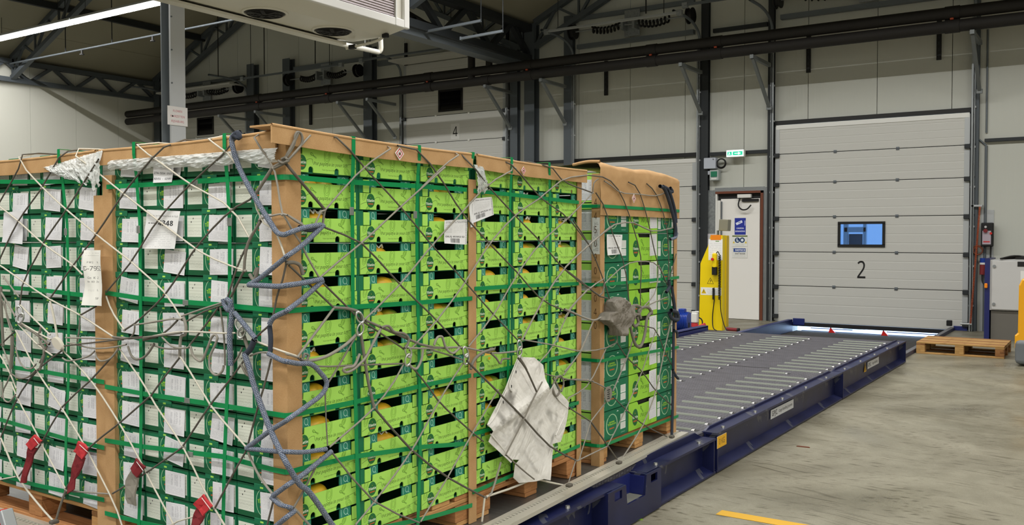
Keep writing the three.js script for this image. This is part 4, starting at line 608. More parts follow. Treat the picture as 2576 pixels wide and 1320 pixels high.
const tealTex = canvasTex(128, 64, (g, w, h) => { g.fillStyle = '#2f8a74'; g.fillRect(0, 0, w, h); g.strokeStyle = '#c4e8dc'; g.lineWidth = 4; g.beginPath(); g.ellipse(w * 0.55, h * 0.45, w * 0.18, h * 0.3, 0.3, 0, 7); g.stroke(); g.beginPath(); g.moveTo(w * 0.68, h * 0.7); g.lineTo(w * 0.8, h * 0.9); g.moveTo(w * 0.12, h * 0.15); g.lineTo(w * 0.16, h * 0.9); g.stroke(); });
const docPanel = (g, x, y, w, h) => { g.fillStyle = '#dfe3d6'; g.fillRect(x, y, w, h); g.strokeStyle = '#9aa090'; g.lineWidth = 2; for (let i = 1; i < 6; i++) { g.beginPath(); g.moveTo(x + 6, y + h * i / 7); g.lineTo(x + w - 6, y + h * i / 7); g.stroke(); } lines(g, x + 8, y + h * 0.62, w - 16, 5, h * 0.065, '#9a9f92'); g.fillStyle = '#181818'; g.beginPath(); g.ellipse(x + w * 0.42, y + h * 0.14, 6, 9, 0.4, 0, 7); g.fill(); g.beginPath(); g.ellipse(x + w * 0.28, y + h * 0.3, 7, 9, 0.2, 0, 7); g.fill(); };
const ring = (g, x, y, rx, ry, lw = 7) => { g.strokeStyle = '#a9cda4'; g.lineWidth = lw; g.beginPath(); g.ellipse(x, y, rx, ry, 0, 0, 7); g.stroke(); txt(g, 'Tilatin', x, y - ry * 0.05, rx * 0.52, '#a7d83a', 'sans-serif', 'center', 'bold'); g.fillStyle = '#8fbf35'; g.fillRect(x - rx * 0.5, y - ry * 0.32, rx, ry * 0.12); g.fillStyle = '#c2602e'; g.fillRect(x - rx * 0.45, y + ry * 0.3, rx * 0.9, ry * 0.12); };
const endTex = canvasTex(768, 348, (g, w, h) => {
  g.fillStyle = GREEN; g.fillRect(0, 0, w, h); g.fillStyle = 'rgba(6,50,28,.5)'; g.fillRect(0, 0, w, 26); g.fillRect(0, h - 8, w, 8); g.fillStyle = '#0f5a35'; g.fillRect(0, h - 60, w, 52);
  docPanel(g, 20, 62, 238, 226); ring(g, 392, 170, 100, 134, 8); docPanel(g, 540, 60, 200, 224); txt(g, 'www', 410, 330, 22, '#8fbf35');
});
const labelTex = [0, 1, 2].map(() => canvasTex(320, 320, (g, w, h) => {
  g.fillStyle = '#e3e3e6'; g.fillRect(0, 0, w, h); g.strokeStyle = '#b3b3bb'; g.lineWidth = 2; g.strokeRect(14, 20, w - 28, h - 46);
  for (const x of [90, 150, 176, 236]) { g.beginPath(); g.moveTo(x, 24); g.lineTo(x, 190); g.stroke(); }
  g.fillStyle = '#8c8c96'; for (const x of [100, 114, 158, 184, 198, 244]) for (let y = 36; y < 184; y += 7) if (rnd() > 0.18) g.fillRect(x, y, 8 + rnd() * 5, 3);
  lines(g, 22, 34, 60, 10, 15, '#a6a6ae'); lines(g, 22, 202, w - 52, 11, 9, '#a2a2aa'); g.fillStyle = 'rgba(150,150,160,.25)'; g.fillRect(0, 120 + rnd() * 60, w, 3);
}));
const ringTex = canvasTex(512, 512, (g, w, h) => { // end of the taller green cartons
  g.fillStyle = '#13734f'; g.fillRect(0, 0, w, h); g.fillStyle = '#0f5a3e'; g.fillRect(0, 0, w, 18); g.fillRect(0, 96, w * 0.36, 4);
  ring(g, 215, 262, 96, 178, 14); g.fillStyle = '#e6e9e4'; g.fillRect(8, 150, 72, 120); g.fillRect(8, 282, 72, 150); g.fillRect(372, 130, 96, 140); g.fillRect(372, 282, 96, 120); g.fillStyle = '#78827c'; for (let i = 0; i < 5; i++) { g.fillRect(378, 146 + i * 22, 82, 4); g.fillRect(14, 168 + i * 20, 58, 3); } for (let i = 0; i < 5; i++) g.fillRect(378, 298 + i * 20, 82, 3); lines(g, 14, 296, 58, 8, 16, '#8a928c');
  txt(g, 'papaya', 420, 456, 24, '#b9dcc8'); g.fillStyle = '#d8ecdf'; g.beginPath(); g.moveTo(300, 64); g.lineTo(320, 40); g.lineTo(340, 64); g.fill();
});
const limeTallTex = canvasTex(512, 256, (g, w, h) => { g.fillStyle = '#9ad640'; g.fillRect(0, 0, w, h); papayaMark(g, 380, 210, 70, 0.4, '#7fae2a'); spoon(g, 220, 72, 50, 0.9); logo(g, 118, 142, 50, 76); script(g, 'Put papaya', 210, 140, 44, '#1f3a10'); txt(g, 'Trace 5891', 290, 196, 18, '#33521a'); g.strokeStyle = '#35591a'; g.lineWidth = 3; g.strokeRect(2, 2, w - 4, h - 4); });
const mapM = (t, r = 0.6) => new THREE.MeshStandardMaterial({ map: t, roughness: r });
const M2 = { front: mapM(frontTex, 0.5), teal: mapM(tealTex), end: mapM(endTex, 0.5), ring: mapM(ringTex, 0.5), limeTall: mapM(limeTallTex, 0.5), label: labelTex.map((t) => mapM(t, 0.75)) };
function uvRect(g, ax, a0, a1, b0, b1, flip) { g = flat(g); const p = g.attributes.position, uv = g.attributes.uv; for (let i = 0; i < p.count; i++) { let u = ((ax === 'x' ? p.getX(i) : p.getZ(i)) - a0) / (a1 - a0); if (flip) u = 1 - u; uv.setXY(i, u, (p.getY(i) - b0) / (b1 - b0)); } return g; }
// an open display carton: front toward +x, end toward +z; origin at the base, at the corner (max x, max z)
function openCarton(L, W, H, front, end) {
  const o = new THREE.Group(), e = 0.004, q = L * 0.5;
  const parts = [span(-W, -0.002, 0, e, -L, 0), span(-W, -W + e, 0, H - 0.006, -L, 0), span(-W, -0.001, 0, H - 0.004, -L, -L + e), span(-W, -0.001, 0, H - 0.004, -e, 0)];
  mesh('tray_body', parts, M.green, o);
  if (front) {
    const hp = H * 0.72, fw = L * 0.2, fh = H * 0.4, r = L * 0.034;
    const s = new THREE.Shape(); s.moveTo(0.004, 0.003);
    for (const c of [0.30, 0.665]) { s.lineTo(L * c - r, 0.003); s.absarc(L * c, 0.003 + r * 0.8, r, Math.PI, 0, true); s.lineTo(L * c + r, 0.003); }
    s.lineTo(L * 0.95, 0.003); s.lineTo(L * 0.95, hp - 0.022); s.lineTo(L * 0.855, hp - 0.022); s.lineTo(L * 0.85, hp); s.lineTo(L * 0.19, hp); s.lineTo(L * 0.185, hp - 0.022); s.lineTo(0.004, hp - 0.022); s.closePath();
    let g = new THREE.ExtrudeGeometry(s, { depth: 0.004, bevelEnabled: false, curveSegments: 5 }).rotateY(Math.PI / 2); // x -> -z
    g = uvRect(g, 'z', 0, -L, 0, hp);
    mesh('front_panel', g.translate(0.0, 0, 0), M2.front, o);
    for (const [a, b] of [[0.07, 0.165], [0.875, 0.945]]) mesh('corner_flap', rbx(0.004, fh, L * (b - a), 0.0015, -0.001, hp - 0.016 + fh / 2 - 0.004, -L * (a + b) / 2), M.lime, o);
    for (const [a, b] of [[0.0, 0.07], [0.945, 1]]) mesh('corner_post', span(-0.006, -0.002, 0.002, H - 0.001, -L * a, -L * b), M.green, o);
    for (const [a, b] of [[0.165, 0.3], [0.71, 0.875]]) { const k = span(-0.010, -0.006, hp - 0.02, H - 0.002, -L * a, -L * b); mesh('side_flap', uvRect(k, 'z', -L * a, -L * b, hp - 0.004, H), M2.teal, o); }
    
  }
  if (end) {
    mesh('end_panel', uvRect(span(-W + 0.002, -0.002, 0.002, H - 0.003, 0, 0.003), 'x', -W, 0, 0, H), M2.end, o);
    mesh('top_tab', rbx(W * 0.3, 0.021, 0.004, 0.0015, -W * 0.5, H - 0.006, 0.004), M.green, o);
    mesh('tab_mark', span(-W * 0.53, -W * 0.47, H - 0.009, H - 0.003, 0.006, 0.0066), M.lime, o);
    mesh('label_sheet', uvRect(span(-0.059, 0.059, -0.045, 0.045, -0.0005, 0.0005), 'x', -0.059, 0.059, -0.045, 0.045), M2.label[0], o);
  }
  return o;
}
// a closed taller carton; kind 'lime' or 'green'; the end toward +z carries a white sheet
function closedCarton(L, W, H, kind) {
  const o = new THREE.Group();
  if (kind === 'lime') {
    const s = new THREE.Shape([[0, 0.002], [L, 0.002], [L, H - 0.003], [L * 0.78, H - 0.003], [L * 0.74, H - 0.024], [L * 0.34, H - 0.024], [L * 0.3, H - 0.003], [0, H - 0.003]].map((p) => new THREE.Vector2(...p)));
    const g = new THREE.ExtrudeGeometry(s, { depth: 0.004, bevelEnabled: false }).rotateY(Math.PI / 2);
    mesh('front_panel', uvRect(g, 'z', 0, -L, 0, H), M2.limeTall, o);
    mesh('hand_slot', span(-0.012, -0.006, H - 0.04, H - 0.006, -L * 0.28, -L * 0.8), M.black, o);
    mesh('carton_body', [span(-W, -0.002, 0, H - 0.03, -L, 0), span(-W, -0.002, H - 0.03, H - 0.004, -L * 0.28, 0), span(-W, -0.002, H - 0.03, H - 0.004, -L, -L * 0.8)], M.lime, o);
    mesh('label_sheet', uvRect(span(0.0042, 0.005, H * 0.12, H * 0.9, -L * 0.72, -L * 0.98), 'z', -L * 0.7, -L * 0.98, H * 0.1, H * 0.9), M2.label[1], o).rotation.x = 0.03;
  } else {
    mesh('carton_body', span(-W, 0, 0.001, H - 0.002, -L, -0.0), M.green, o);
    mesh('front_panel', uvRect(span(0, 0.003, 0.002, H - 0.003, -L, 0), 'z', 0, -L, 0, H), M2.ring, o);
    mesh('lid_step', rbx(0.004, 0.02, L * 0.3, 0.001, 0.003, H * 0.82, -L * 0.15), M.green, o);
  }
  return o;
}
const cartonPlace = (o, name, label, group, x, y, z) => { o.name = numbered(name); o.position.set(x, y, z); tag(o, label, 'carton', group); scene.add(o); return o; };
const SX = -2.25, SZ0 = -2.08, Y0 = 0.407, RH = 0.116;
{
  const L = 0.333, W = 0.255;
  const P = { corner: openCarton(L, W, RH, true, true), front: openCarton(L, W, RH, true, false), end: openCarton(L, W, RH, false, true) };
  const far = [openCarton(0.283, 0.3, 0.1145, true, false), openCarton(0.326, 0.3, 0.1145, true, false), openCarton(0.29, 0.3, 0.1145, true, false)];
  const end2 = openCarton(L, 0.245, RH, false, true);
  // label sheets differ from carton to carton in place, tilt and sheet
  const dress = (o, w) => o.traverse((m) => { if (m.name === 'label_sheet') { m.position.set(-w * 0.265 + rr(-0.005, 0.005), 0.053 + rr(-0.008, 0.005), 0.0042 + 0.004); m.rotation.z = rr(-0.07, 0.05) - (rnd() < 0.2 ? 0.13 : 0); m.rotation.x = rr(-0.05, 0.0); m.material = M2.label[Math.floor(rnd() * 3)]; m.scale.set(rr(0.92, 1.03), rr(0.92, 1.04), 1); } });
  for (let r = 0; r < 12; r++) {
    const y = Y0 + (11 - r) * RH, row = ORD[r];
    let o = P.corner.clone(); dress(o, W); cartonPlace(o, 'papaya_carton', `corner carton with lime front and green labelled end, ${row} from the top`, 'cartons of the corner column', SX + rr(-0.002, 0.002), y, SZ0);
    for (let k = 1; k < 3; k++) cartonPlace(P.front.clone(), 'papaya_carton', `lime papaya carton, ${row} from the top, ${ORD[k]} column from the lacing corner`, 'lime cartons of the corner stack', SX + rr(-0.004, 0.003), y + rr(-0.001, 0.001), SZ0 - k * (L + 0.003));
    for (let i = 1; i < 4; i++) { o = P.end.clone(); dress(o, W); cartonPlace(o, 'papaya_carton', `green labelled carton end, ${row} from the top, ${ORD[i]} column from the lacing corner`, 'green carton ends of the corner stack', SX - i * (W + 0.002), y + rr(-0.001, 0.001), SZ0 + rr(-0.004, 0.002)); }
    for (let i = 0; i < 4; i++) { o = end2.clone(); dress(o, 0.245); cartonPlace(o, 'papaya_carton', `green carton end beyond the twin posts, ${row} from the top, ${ORD[i]} column past them`, 'green carton ends of the stack beyond the twin posts', -3.292 - i * 0.2465, y + rr(-0.001, 0.001), SZ0 + rr(-0.005, 0.002)); }
    let z = -3.115; const yf = 0.424 + (11 - r) * 0.1145;
    far.forEach((f, k) => { cartonPlace(f.clone(), 'papaya_carton', `lime carton past the middle post, ${row} from the top, ${ORD[k]} column after it`, 'lime cartons of the stack past the middle post', SX + rr(-0.003, 0.003), yf, z); z -= [0.286, 0.329, 0.293][k]; });
  }
  const H9 = 0.1575, kinds = ['green', 'lime', 'green'], LZ = [0.33, 0.375, 0.275], A = kinds.map((k, i) => closedCarton(LZ[i], 0.36, H9, k));
  const limeEnd = () => { const g = []; return g; };
  for (let r = 0; r < 9; r++) {
    const y = 0.392 + (8 - r) * H9; let z = -4.225;
    A.forEach((a, k) => { const o = a.clone(); if (k === 0) { // the end that shows beside the post is lime with a white sheet
        const e = mesh('lime_end', span(-0.36, -0.001, 0.002, H9 - 0.004, 0, 0.004), M.lime, o); const s = mesh('label_sheet', uvRect(span(-0.3, -0.012, 0.012, H9 * 0.76, 0.004, 0.0055), 'x', -0.2, -0.012, 0.012, H9 * 0.76), M2.label[r % 3], o); const q = mesh('rim_gap', span(-0.36, -0.0, H9 - 0.005, H9 - 0.001, -0.01, 0.003), M.black, o); }
      cartonPlace(o, 'papaya_carton', `${['tall dark green carton with an oval ring beside the handwritten post', 'tall lime carton with a hand slot in the far stack', 'ringed dark green carton at the far edge of the mixed stack'][k]}, ${ORD[r]} from the top`, 'tall cartons of the far mixed stack', SX + 0.0, y, z); z -= LZ[k] + 0.004; });
  }
  // cartons carry papayas: the ones seen through the slots
  const fruit = (seed, ripe) => { const g = new THREE.SphereGeometry(0.041, 18, 12), p = g.attributes.position, c = new Float32Array(p.count * 3); for (let i = 0; i < p.count; i++) { const t = p.getZ(i) / 0.041, k = 1 + 0.16 * t - 0.1 * t * t; p.setXYZ(i, p.getX(i) * k, p.getY(i) * k * 0.92, p.getZ(i) * 1.65); const n = N3(p.getX(i) * 22 + seed, p.getY(i) * 22, p.getZ(i) * 16), a = Math.max(0, Math.min(1, ripe + n * 0.9)); c.set([0.16 + a * 0.64, 0.25 + a * 0.2, 0.02], i * 3); } g.setAttribute('color', new THREE.BufferAttribute(c, 3)); g.computeVertexNormals(); return g; };
  const fm = new THREE.MeshStandardMaterial({ vertexColors: true, roughness: 0.42 }), fg = [fruit(1, 0.85), fruit(5, 0.7), fruit(9, 0.25)], stemG = rod(V(0, 0, 0.062), V(0, 0.002, 0.072), 0.007, 6), net = [];
  for (let i = 0; i < 6; i++) net.push(bar(V(-0.03 + i * 0.013, i % 2 ? 0.044 : 0.03, 0.012 + (i % 3) * 0.003), V(-0.017 + i * 0.013, i % 2 ? 0.03 : 0.044, 0.012 + ((i + 1) % 3) * 0.003), 0.006, 0.003));
  const netG = merge(net.map((g) => g.rotateY(Math.PI / 2)));
  const cell = (r, k, far) => far ? [0.424 + (11 - r) * 0.1145, [-3.115, -3.401, -3.73][k], [0.283, 0.326, 0.29][k]] : [Y0 + (11 - r) * RH, SZ0 - k * 0.336, 0.333];
  for (let f = 0; f < 2; f++) for (let r = 0; r < 12; r++) for (let k = 0; k < 3; k++) {
    if (rnd() < 0.34 || r === 0) continue;
    const [y, z, L2] = cell(r, k, f), n = rnd() < 0.4 ? 2 : 1;
    for (let j = 0; j < n; j++) {
      const v = j ? 2 : rnd() < 0.75 ? 0 : 1, o = thing('papaya', `${['yellow', 'yellow and green', 'green'][v]} papaya in the lime carton ${ORD[r]} from top, ${ORD[k]} column ${f ? 'past middle post' : 'from lacing corner'}`, 'papaya', [SX - 0.045 + rr(-0.004, 0.001), y + 0.066 + rr(-0.005, 0.004), z - L2 * (j ? 0.6 : 0.42 + rr(-0.06, 0.1))], 'papayas in the carton slots');
      mesh('fruit_body', fg[v], fm, o); mesh('stem_end', stemG, M.woodDark, o); o.rotation.y = rr(-0.5, 0.5);
      if (rnd() < 0.3) { const w = mesh('foam_strips', netG, M.white, o); w.position.set(0.012, 0.0, 0.03); }
    }
  }
}
// ---------- cardboard corner posts and top edge strips ----------
const TOPY = Y0 + 12 * RH; // 1.799
function angleGeo(a, b, t, len) { // L profile: leg a along -x, leg b along -z, corner at 0,0
  return prism([[0, 0], [0, b], [-t, b], [-t, t], [-a, t], [-a, 0]], len, 0.0015).rotateX(-Math.PI / 2); // y of shape -> -z, depth -> +y
}
function post(label, x, z, y0, y1, a, b, flip) {
  const t = thing('cardboard_post', label, 'corner post', [x, y0, z]); const g = angleGeo(a, b, 0.005, y1 - y0);
  if (flip) g.scale(-1, 1, 1).index; mesh('post_body', uvm(g), M.card, t); return t;
}
post('wide brown cardboard corner post behind the blue and grey lacing rope', SX + 0.007, SZ0 + 0.013, SHEET, 1.77, 0.065, 0.062);
{ // flat post halves facing the viewer on the end side: built as angles with their wide leg on that side
  post('brown cardboard post, the one nearer the lacing corner of the twin pair', -3.185, SZ0 + 0.016, SHEET, 1.705, 0.058, 0.05);
  post('brown cardboard post, the one under the handwritten tag of the twin pair', -3.247, SZ0 + 0.014, SHEET, 1.63, 0.058, 0.05);
  const strip = (label, z0, z1, y0, y1) => { const t = thing('cardboard_post', label, 'corner post', [SX, 0, 0]); mesh('post_body', uvm(rbx(0.006, y1 - y0, z0 - z1, 0.002, 0.012, (y0 + y1) / 2, (z0 + z1) / 2)), M.card, t); mesh('post_leg', uvm(span(-0.05, 0.01, y0, y1, z1 - 0.001, z1 + 0.004)), M.card, t); };
  strip('narrow brown cardboard post in the middle of the lime side, at the barcode sheets', -3.055, -3.108, SHEET, 1.71);
  strip('narrow brown cardboard post at the far end of the lime cartons', -3.965, -4.008, SHEET, 1.755);
  strip('narrow brown cardboard post at the far end of the mixed stack', -5.155, -5.195, SHEET, 1.80);
}
{ const t = post('wide cardboard corner post with handwritten digits on the far mixed stack', SX + 0.012, -4.208, SHEET, 1.80, 0.048, 0.045);
  mesh('handwriting', new THREE.PlaneGeometry(0.04, 0.72).rotateZ(0), new THREE.MeshStandardMaterial({ roughness: 0.8, transparent: true, map: canvasTex(64, 768, (g, w, h) => { g.clearRect(0, 0, w, h); '4450908040'.split('').forEach((c, i) => { g.save(); g.translate(w / 2, 36 + i * 76); txt(g, c, 0, 0, 52, '#5b3f22'); g.restore(); }); }) }), t).position.set(-0.026, 1.05, 0.0025);
  const q = sign('post_label', 'narrow white label upright on the handwritten cardboard post', 'label', 0.046, 0.19, (g, w, h) => { g.fillStyle = '#e6e6e4'; g.fillRect(0, 0, w, h); g.save(); g.translate(w / 2, h / 2); g.rotate(-Math.PI / 2); lines(g, -h * 0.42, -w * 0.3, h * 0.8, 5, w * 0.14, '#777'); g.restore(); }, [SX - 0.012, 1.478, -4.2062], 0, 200, 0.0012);
}
function edgeStrip(label, a, b, h, out, sag = 0) { // from a to b along the top edge; 'out' is the outward normal
  const t = thing('edge_protector', label, 'edge protector'); const d = b.clone().sub(a), L = d.length(), mid = a.clone().add(b).multiplyScalar(0.5), dir = d.clone().normalize(), g = [];
  for (const [w, hh, dx, dy] of [[0.006, h, 0, -h / 2], [0.1, 0.006, -0.05, 0]]) { // upright flap, then the flap on top
    const q = flat(new THREE.BoxGeometry(w, hh, L, 1, 1, 14)), p = q.attributes.position;
    for (let i = 0; i < p.count; i++) { const f = p.getZ(i) / L + 0.5, v = a.clone().addScaledVector(d, f).addScaledVector(out, dx + p.getX(i)); v.y += dy + p.getY(i) - sag * Math.sin(f * Math.PI) + 0.0015 * N3(f * 9, w * 90, 1); p.setXYZ(i, v.x, v.y, v.z); }
    if (out.x < 0.5) for (let i = 0; i < p.count; i += 3) for (const k of [q.attributes.position, q.attributes.normal, q.attributes.uv]) { for (let c = 0; c < k.itemSize; c++) { const t0 = k.array[(i + 1) * k.itemSize + c]; k.array[(i + 1) * k.itemSize + c] = k.array[(i + 2) * k.itemSize + c]; k.array[(i + 2) * k.itemSize + c] = t0; } }
    q.computeVertexNormals(); g.push(q);
  }
  mesh('strip_body', uvm(merge(g)), M.card, t);
  const r = tube([a, a.clone().lerp(b, 0.25).add(V(0, -sag * 0.7, 0)), a.clone().lerp(b, 0.5).add(V(0, -sag, 0)), a.clone().lerp(b, 0.75).add(V(0, -sag * 0.7, 0)), b], 0.006, 14, 8); mesh('folded_edge', uvm(r), M.card, t); return t;
}
const TY = TOPY + 0.012;
edgeStrip('brown cardboard edge strip over the labelled carton ends at the lacing corner', V(-3.24, TY - 0.012, SZ0 + 0.03), V(-2.27, TY, SZ0 + 0.03), 0.055, V(0, 0, 1), 0.006);
edgeStrip('brown cardboard edge strip over the stack beyond the twin posts', V(-4.35, TY - 0.015, SZ0 + 0.03), V(-3.265, TY - 0.012, SZ0 + 0.03), 0.058, V(0, 0, 1), 0.008);
edgeStrip('brown cardboard edge strip over the lime cartons with its cut end past the lacing corner', V(SX + 0.032, TY + 0.012, -1.985), V(SX + 0.03, TY, -3.06), 0.056, V(1, 0, 0), 0.008);
edgeStrip('brown cardboard edge strip over the lime cartons past the middle post', V(SX + 0.03, TY, -3.09), V(SX + 0.03, TY - 0.01, -4.03), 0.058, V(1, 0, 0), 0.006);
{ const t = thing('cardboard_cover', 'large folded brown cardboard sheet over the top of the far mixed stack', 'cover'); const g = new THREE.PlaneGeometry(1.02, 0.62, 24, 18), p = g.attributes.position;
  for (let i = 0; i < p.count; i++) { const u = p.getX(i) + 0.51, v = (p.getY(i) + 0.31); const n = N3(u * 4, v * 6, 2) * 0.006; let x, y; if (v < 0.24) { x = SX + 0.022 + n; y = 1.585 + v; } else { const a = Math.min(1, (v - 0.24) / 0.08) * Math.PI / 2; x = SX + 0.022 - (1 - Math.cos(a)) * 0.05 - Math.max(0, v - 0.32); y = 1.825 + Math.sin(a) * 0.03 + N3(u * 5, v * 5, 8) * 0.012 - (u > 0.85 ? (u - 0.85) * 0.1 : 0); } p.setXYZ(i, x, y, -4.19 - u); }
  g.computeVertexNormals(); const m = M.card.clone(); m.side = THREE.DoubleSide; mesh('cover_sheet', g, m, t);
  mesh('torn_edge', uvm(tube([V(SX + 0.02, 1.86, -4.19), V(SX - 0.05, 1.862, -4.185), V(SX - 0.14, 1.85, -4.19)], 0.008, 12, 6)), M.card, t); }
// ---------- green straps ----------
const BW = 0.017;
function strap(label, pts, opt = {}) { // flat band through points; wide side upright (horizontal band) or along the face (upright band)
  const t = thing('strapping_band', label, 'strap', [0, 0, 0], 'green strapping bands'); const g = [];
  for (let i = 0; i < pts.length - 1; i++) { const a = pts[i], b = pts[i + 1]; g.push(opt.vert ? bar(a, b, opt.onX ? 0.0016 : BW, opt.onX ? BW : 0.0016, V(0, 0, 1)) : bar(a, b, 0.0016, BW)); }
  mesh('band', g, M.strap, t);
  if (opt.seal) { const s = rbx(opt.onX ? 0.005 : opt.vert ? 0.019 : 0.028, opt.vert ? 0.028 : 0.019, opt.onX ? 0.019 : 0.005, 0.0015, opt.seal.x, opt.seal.y, opt.seal.z); if (opt.vert) s.translate(0, 0, 0); mesh('seal', s, M.seal, t); }
  return t;
}
const LZ = SZ0 + 0.024, RX = SX + 0.018;
const lv = (px, py) => onZ(px, py, LZ), rv = (px, py) => onX(px, py, RX);
const cornerOf = (y) => [V(SX - 0.045, y, LZ), V(SX + 0.006, y, LZ), V(RX, y, SZ0 + 0.008), V(RX, y, SZ0 - 0.05)];
const HB = [['uppermost', [[268, 470], [360, 465], [571, 451]], [[885, 458], [1050, 468], [1174, 477]], [[492, 460]]], ['second', [[265, 736], [360, 751], [560, 767]], [[887, 772], [1050, 761], [1188, 750]], [[468, 761]]], ['third', [[264, 972], [360, 990], [560, 1020]], [[892, 1011], [1060, 970], [1185, 944]], [[472, 1007]]], ['fourth', [[264, 1107], [360, 1123], [561, 1148]], [[892, 1148], [1058, 1124], [1178, 1115]], [[480, 1142]]], ['lowest', [[264, 1290], [360, 1315], [500, 1345]], [[900, 1340], [1080, 1301], [1188, 1270]], null]];
for (const [nm, l, r, s] of HB) { const a = l.map((p) => lv(...p)), b = r.map((p) => rv(...p)), y = (a[a.length - 1].y * 0.5 + b[0].y * 0.5); strap(`${nm} green band around the corner stack, wrapping the lacing corner`, [...a, ...cornerOf(y + (nm === 'lowest' ? 0.01 : 0)), ...b], { seal: s && lv(...s[0]).add(V(0, 0, 0.002)) }); }
[['uppermost', [1192, 480], [1285, 489], [1456, 509]], ['second', [1194, 726], [1285, 720], [1456, 713]], ['third', [1192, 944], [1275, 926], [1456, 888]], ['fourth', [1190, 1092], [1290, 1062], [1456, 1012]], ['lowest', [1189, 1238], [1300, 1190], [1459, 1120]]].forEach(([nm, ...p]) => strap(`${nm} green band across the lime cartons past the middle post`, p.map((q) => rv(...q))));
[['uppermost', [-30, 457], [100, 457], [242, 456]], ['second', [-30, 719], [100, 729], [208, 742]], ['third', [-30, 915], [107, 934], [262, 961]], ['fourth', [-30, 1046], [172, 1105], [262, 1126]], ['lowest', [-30, 1184], [80, 1217], [262, 1257]]].forEach(([nm, ...p]) => strap(`${nm} green band across the carton ends beyond the twin posts`, p.map((q) => lv(...q))));
[['uppermost', 1.632, [1684, 529]], ['second', 1.225, [1701, 698]], ['third', 0.83, [1706, 873]], ['lowest', 0.385, [1706, 1046]]].forEach(([nm, y, e]) => { const q = onX(...e, RX + 0.008); q.z = -5.2; strap(`${nm} green band around the far mixed stack`, [V(SX - 0.4, y, -4.2), V(SX + 0.0, y, -4.2), V(RX + 0.008, y, -4.215), V(RX + 0.008, y, -4.32), V(RX + 0.008, (y + q.y) / 2, -4.75), q]); });
const over = (p, inward) => [p.clone().add(V(0, TY + 0.008 - p.y, 0)).addScaledVector(inward, 0.3), p.clone().add(V(0, TY + 0.008 - p.y, 0))];
for (const [nm, pts, s] of [['over the middle of the labelled ends at the numbered sheet', [[345, 388], [344, 440], [353, 560], [354, 700], [356, 980], [355, 1180], [350, 1330]], [350, 577]], ['beside the lacing rope, before the corner column', [[573, 372], [573, 450], [579, 560], [579, 760], [574, 960], [566, 1150], [562, 1340]], [579, 558]], ['over the stack beyond the twin posts', [[156, 402], [157, 440], [170, 560], [174, 760], [173, 960], [167, 1110], [166, 1240]], [167, 583]]])
  strap(`upright green band ${nm}`, [...over(lv(...pts[0]).add(V(0, 0, 0.014)), V(0, 0, -1)), ...pts.map((p, i) => lv(...p).add(V(0, 0, i === 0 ? 0.014 : 0.002)))], { vert: true, seal: lv(...s).add(V(0, 0, 0.003)) });
for (const [nm, pts, s] of [['between the first and second lime columns from the lacing corner', [[880, 378], [885, 470], [886, 640], [887, 820], [893, 1000], [898, 1200], [902, 1340]], [883, 531]], ['between the second and third lime columns from the lacing corner', [[1046, 396], [1050, 440], [1047, 560], [1050, 760], [1055, 960], [1056, 1150], [1050, 1320]], [1043, 540]], ['over the first seam past the middle post', [[1279, 423], [1283, 480], [1281, 640], [1278, 860], [1276, 1000]], null], ['over the second seam past the middle post', [[1374, 432], [1382, 470], [1384, 620], [1379, 860], [1375, 1159]], null]])
  strap(`upright green band ${nm}`, [...over(rv(...pts[0]).add(V(0.018, 0, 0)), V(-1, 0, 0)), ...pts.map((p, i) => rv(...p).add(V(i === 0 ? 0.018 : 0.002, 0, 0)))], { vert: true, onX: true, seal: s && rv(...s).add(V(0.003, 0, 0)) });
strap('short upright green band at the gap between the top edge strips', [...over(rv(1182, 400).add(V(0.018, 0, 0)), V(-1, 0, 0)), rv(1182, 396).add(V(0.016, 0, 0)), rv(1183, 426)], { vert: true, onX: true });
// ---------- bubble film under the top strips ----------
function film(label, a, b, c, d, out, seed) { // corners: top a-b, bottom c-d
  const t = thing('bubble_film', label, 'plastic film'), nx = 110, ny = 16, g = new THREE.PlaneGeometry(1, 1, nx, ny), p = g.attributes.position;
  for (let i = 0; i < p.count; i++) { const u = p.getX(i) + 0.5, v = 0.5 - p.getY(i); const q = a.clone().lerp(b, u).lerp(c.clone().lerp(d, u), v * (0.95 + 0.5 * N3(u * 8, seed, 1))); q.addScaledVector(out, 0.008 + 0.016 * Math.abs(N3(u * 26 + seed, v * 7, seed)) + 0.006 * Math.abs(N3(u * 60, v * 14, seed)) + 0.008 * Math.sin(v * 3.1)); p.setXYZ(i, q.x, q.y, q.z); }
  g.computeVertexNormals(); mesh('film_sheet', g, M.film, t); return t;
}
film('crumpled clear bubble film under the top strip of the corner stack', lv(283, 404), lv(704, 372), lv(283, 432), lv(704, 410), V(0, 0, 1), 3);
film('crumpled clear bubble film bulging beside the tops of the twin posts', lv(116, 422), lv(266, 378), lv(180, 452), lv(258, 470), V(0, 0, 1), 11);
film('small scrap of clear film at the top of the middle cardboard post', rv(1187, 414), rv(1206, 416), rv(1196, 484), rv(1220, 482), V(1, 0, 0), 17);
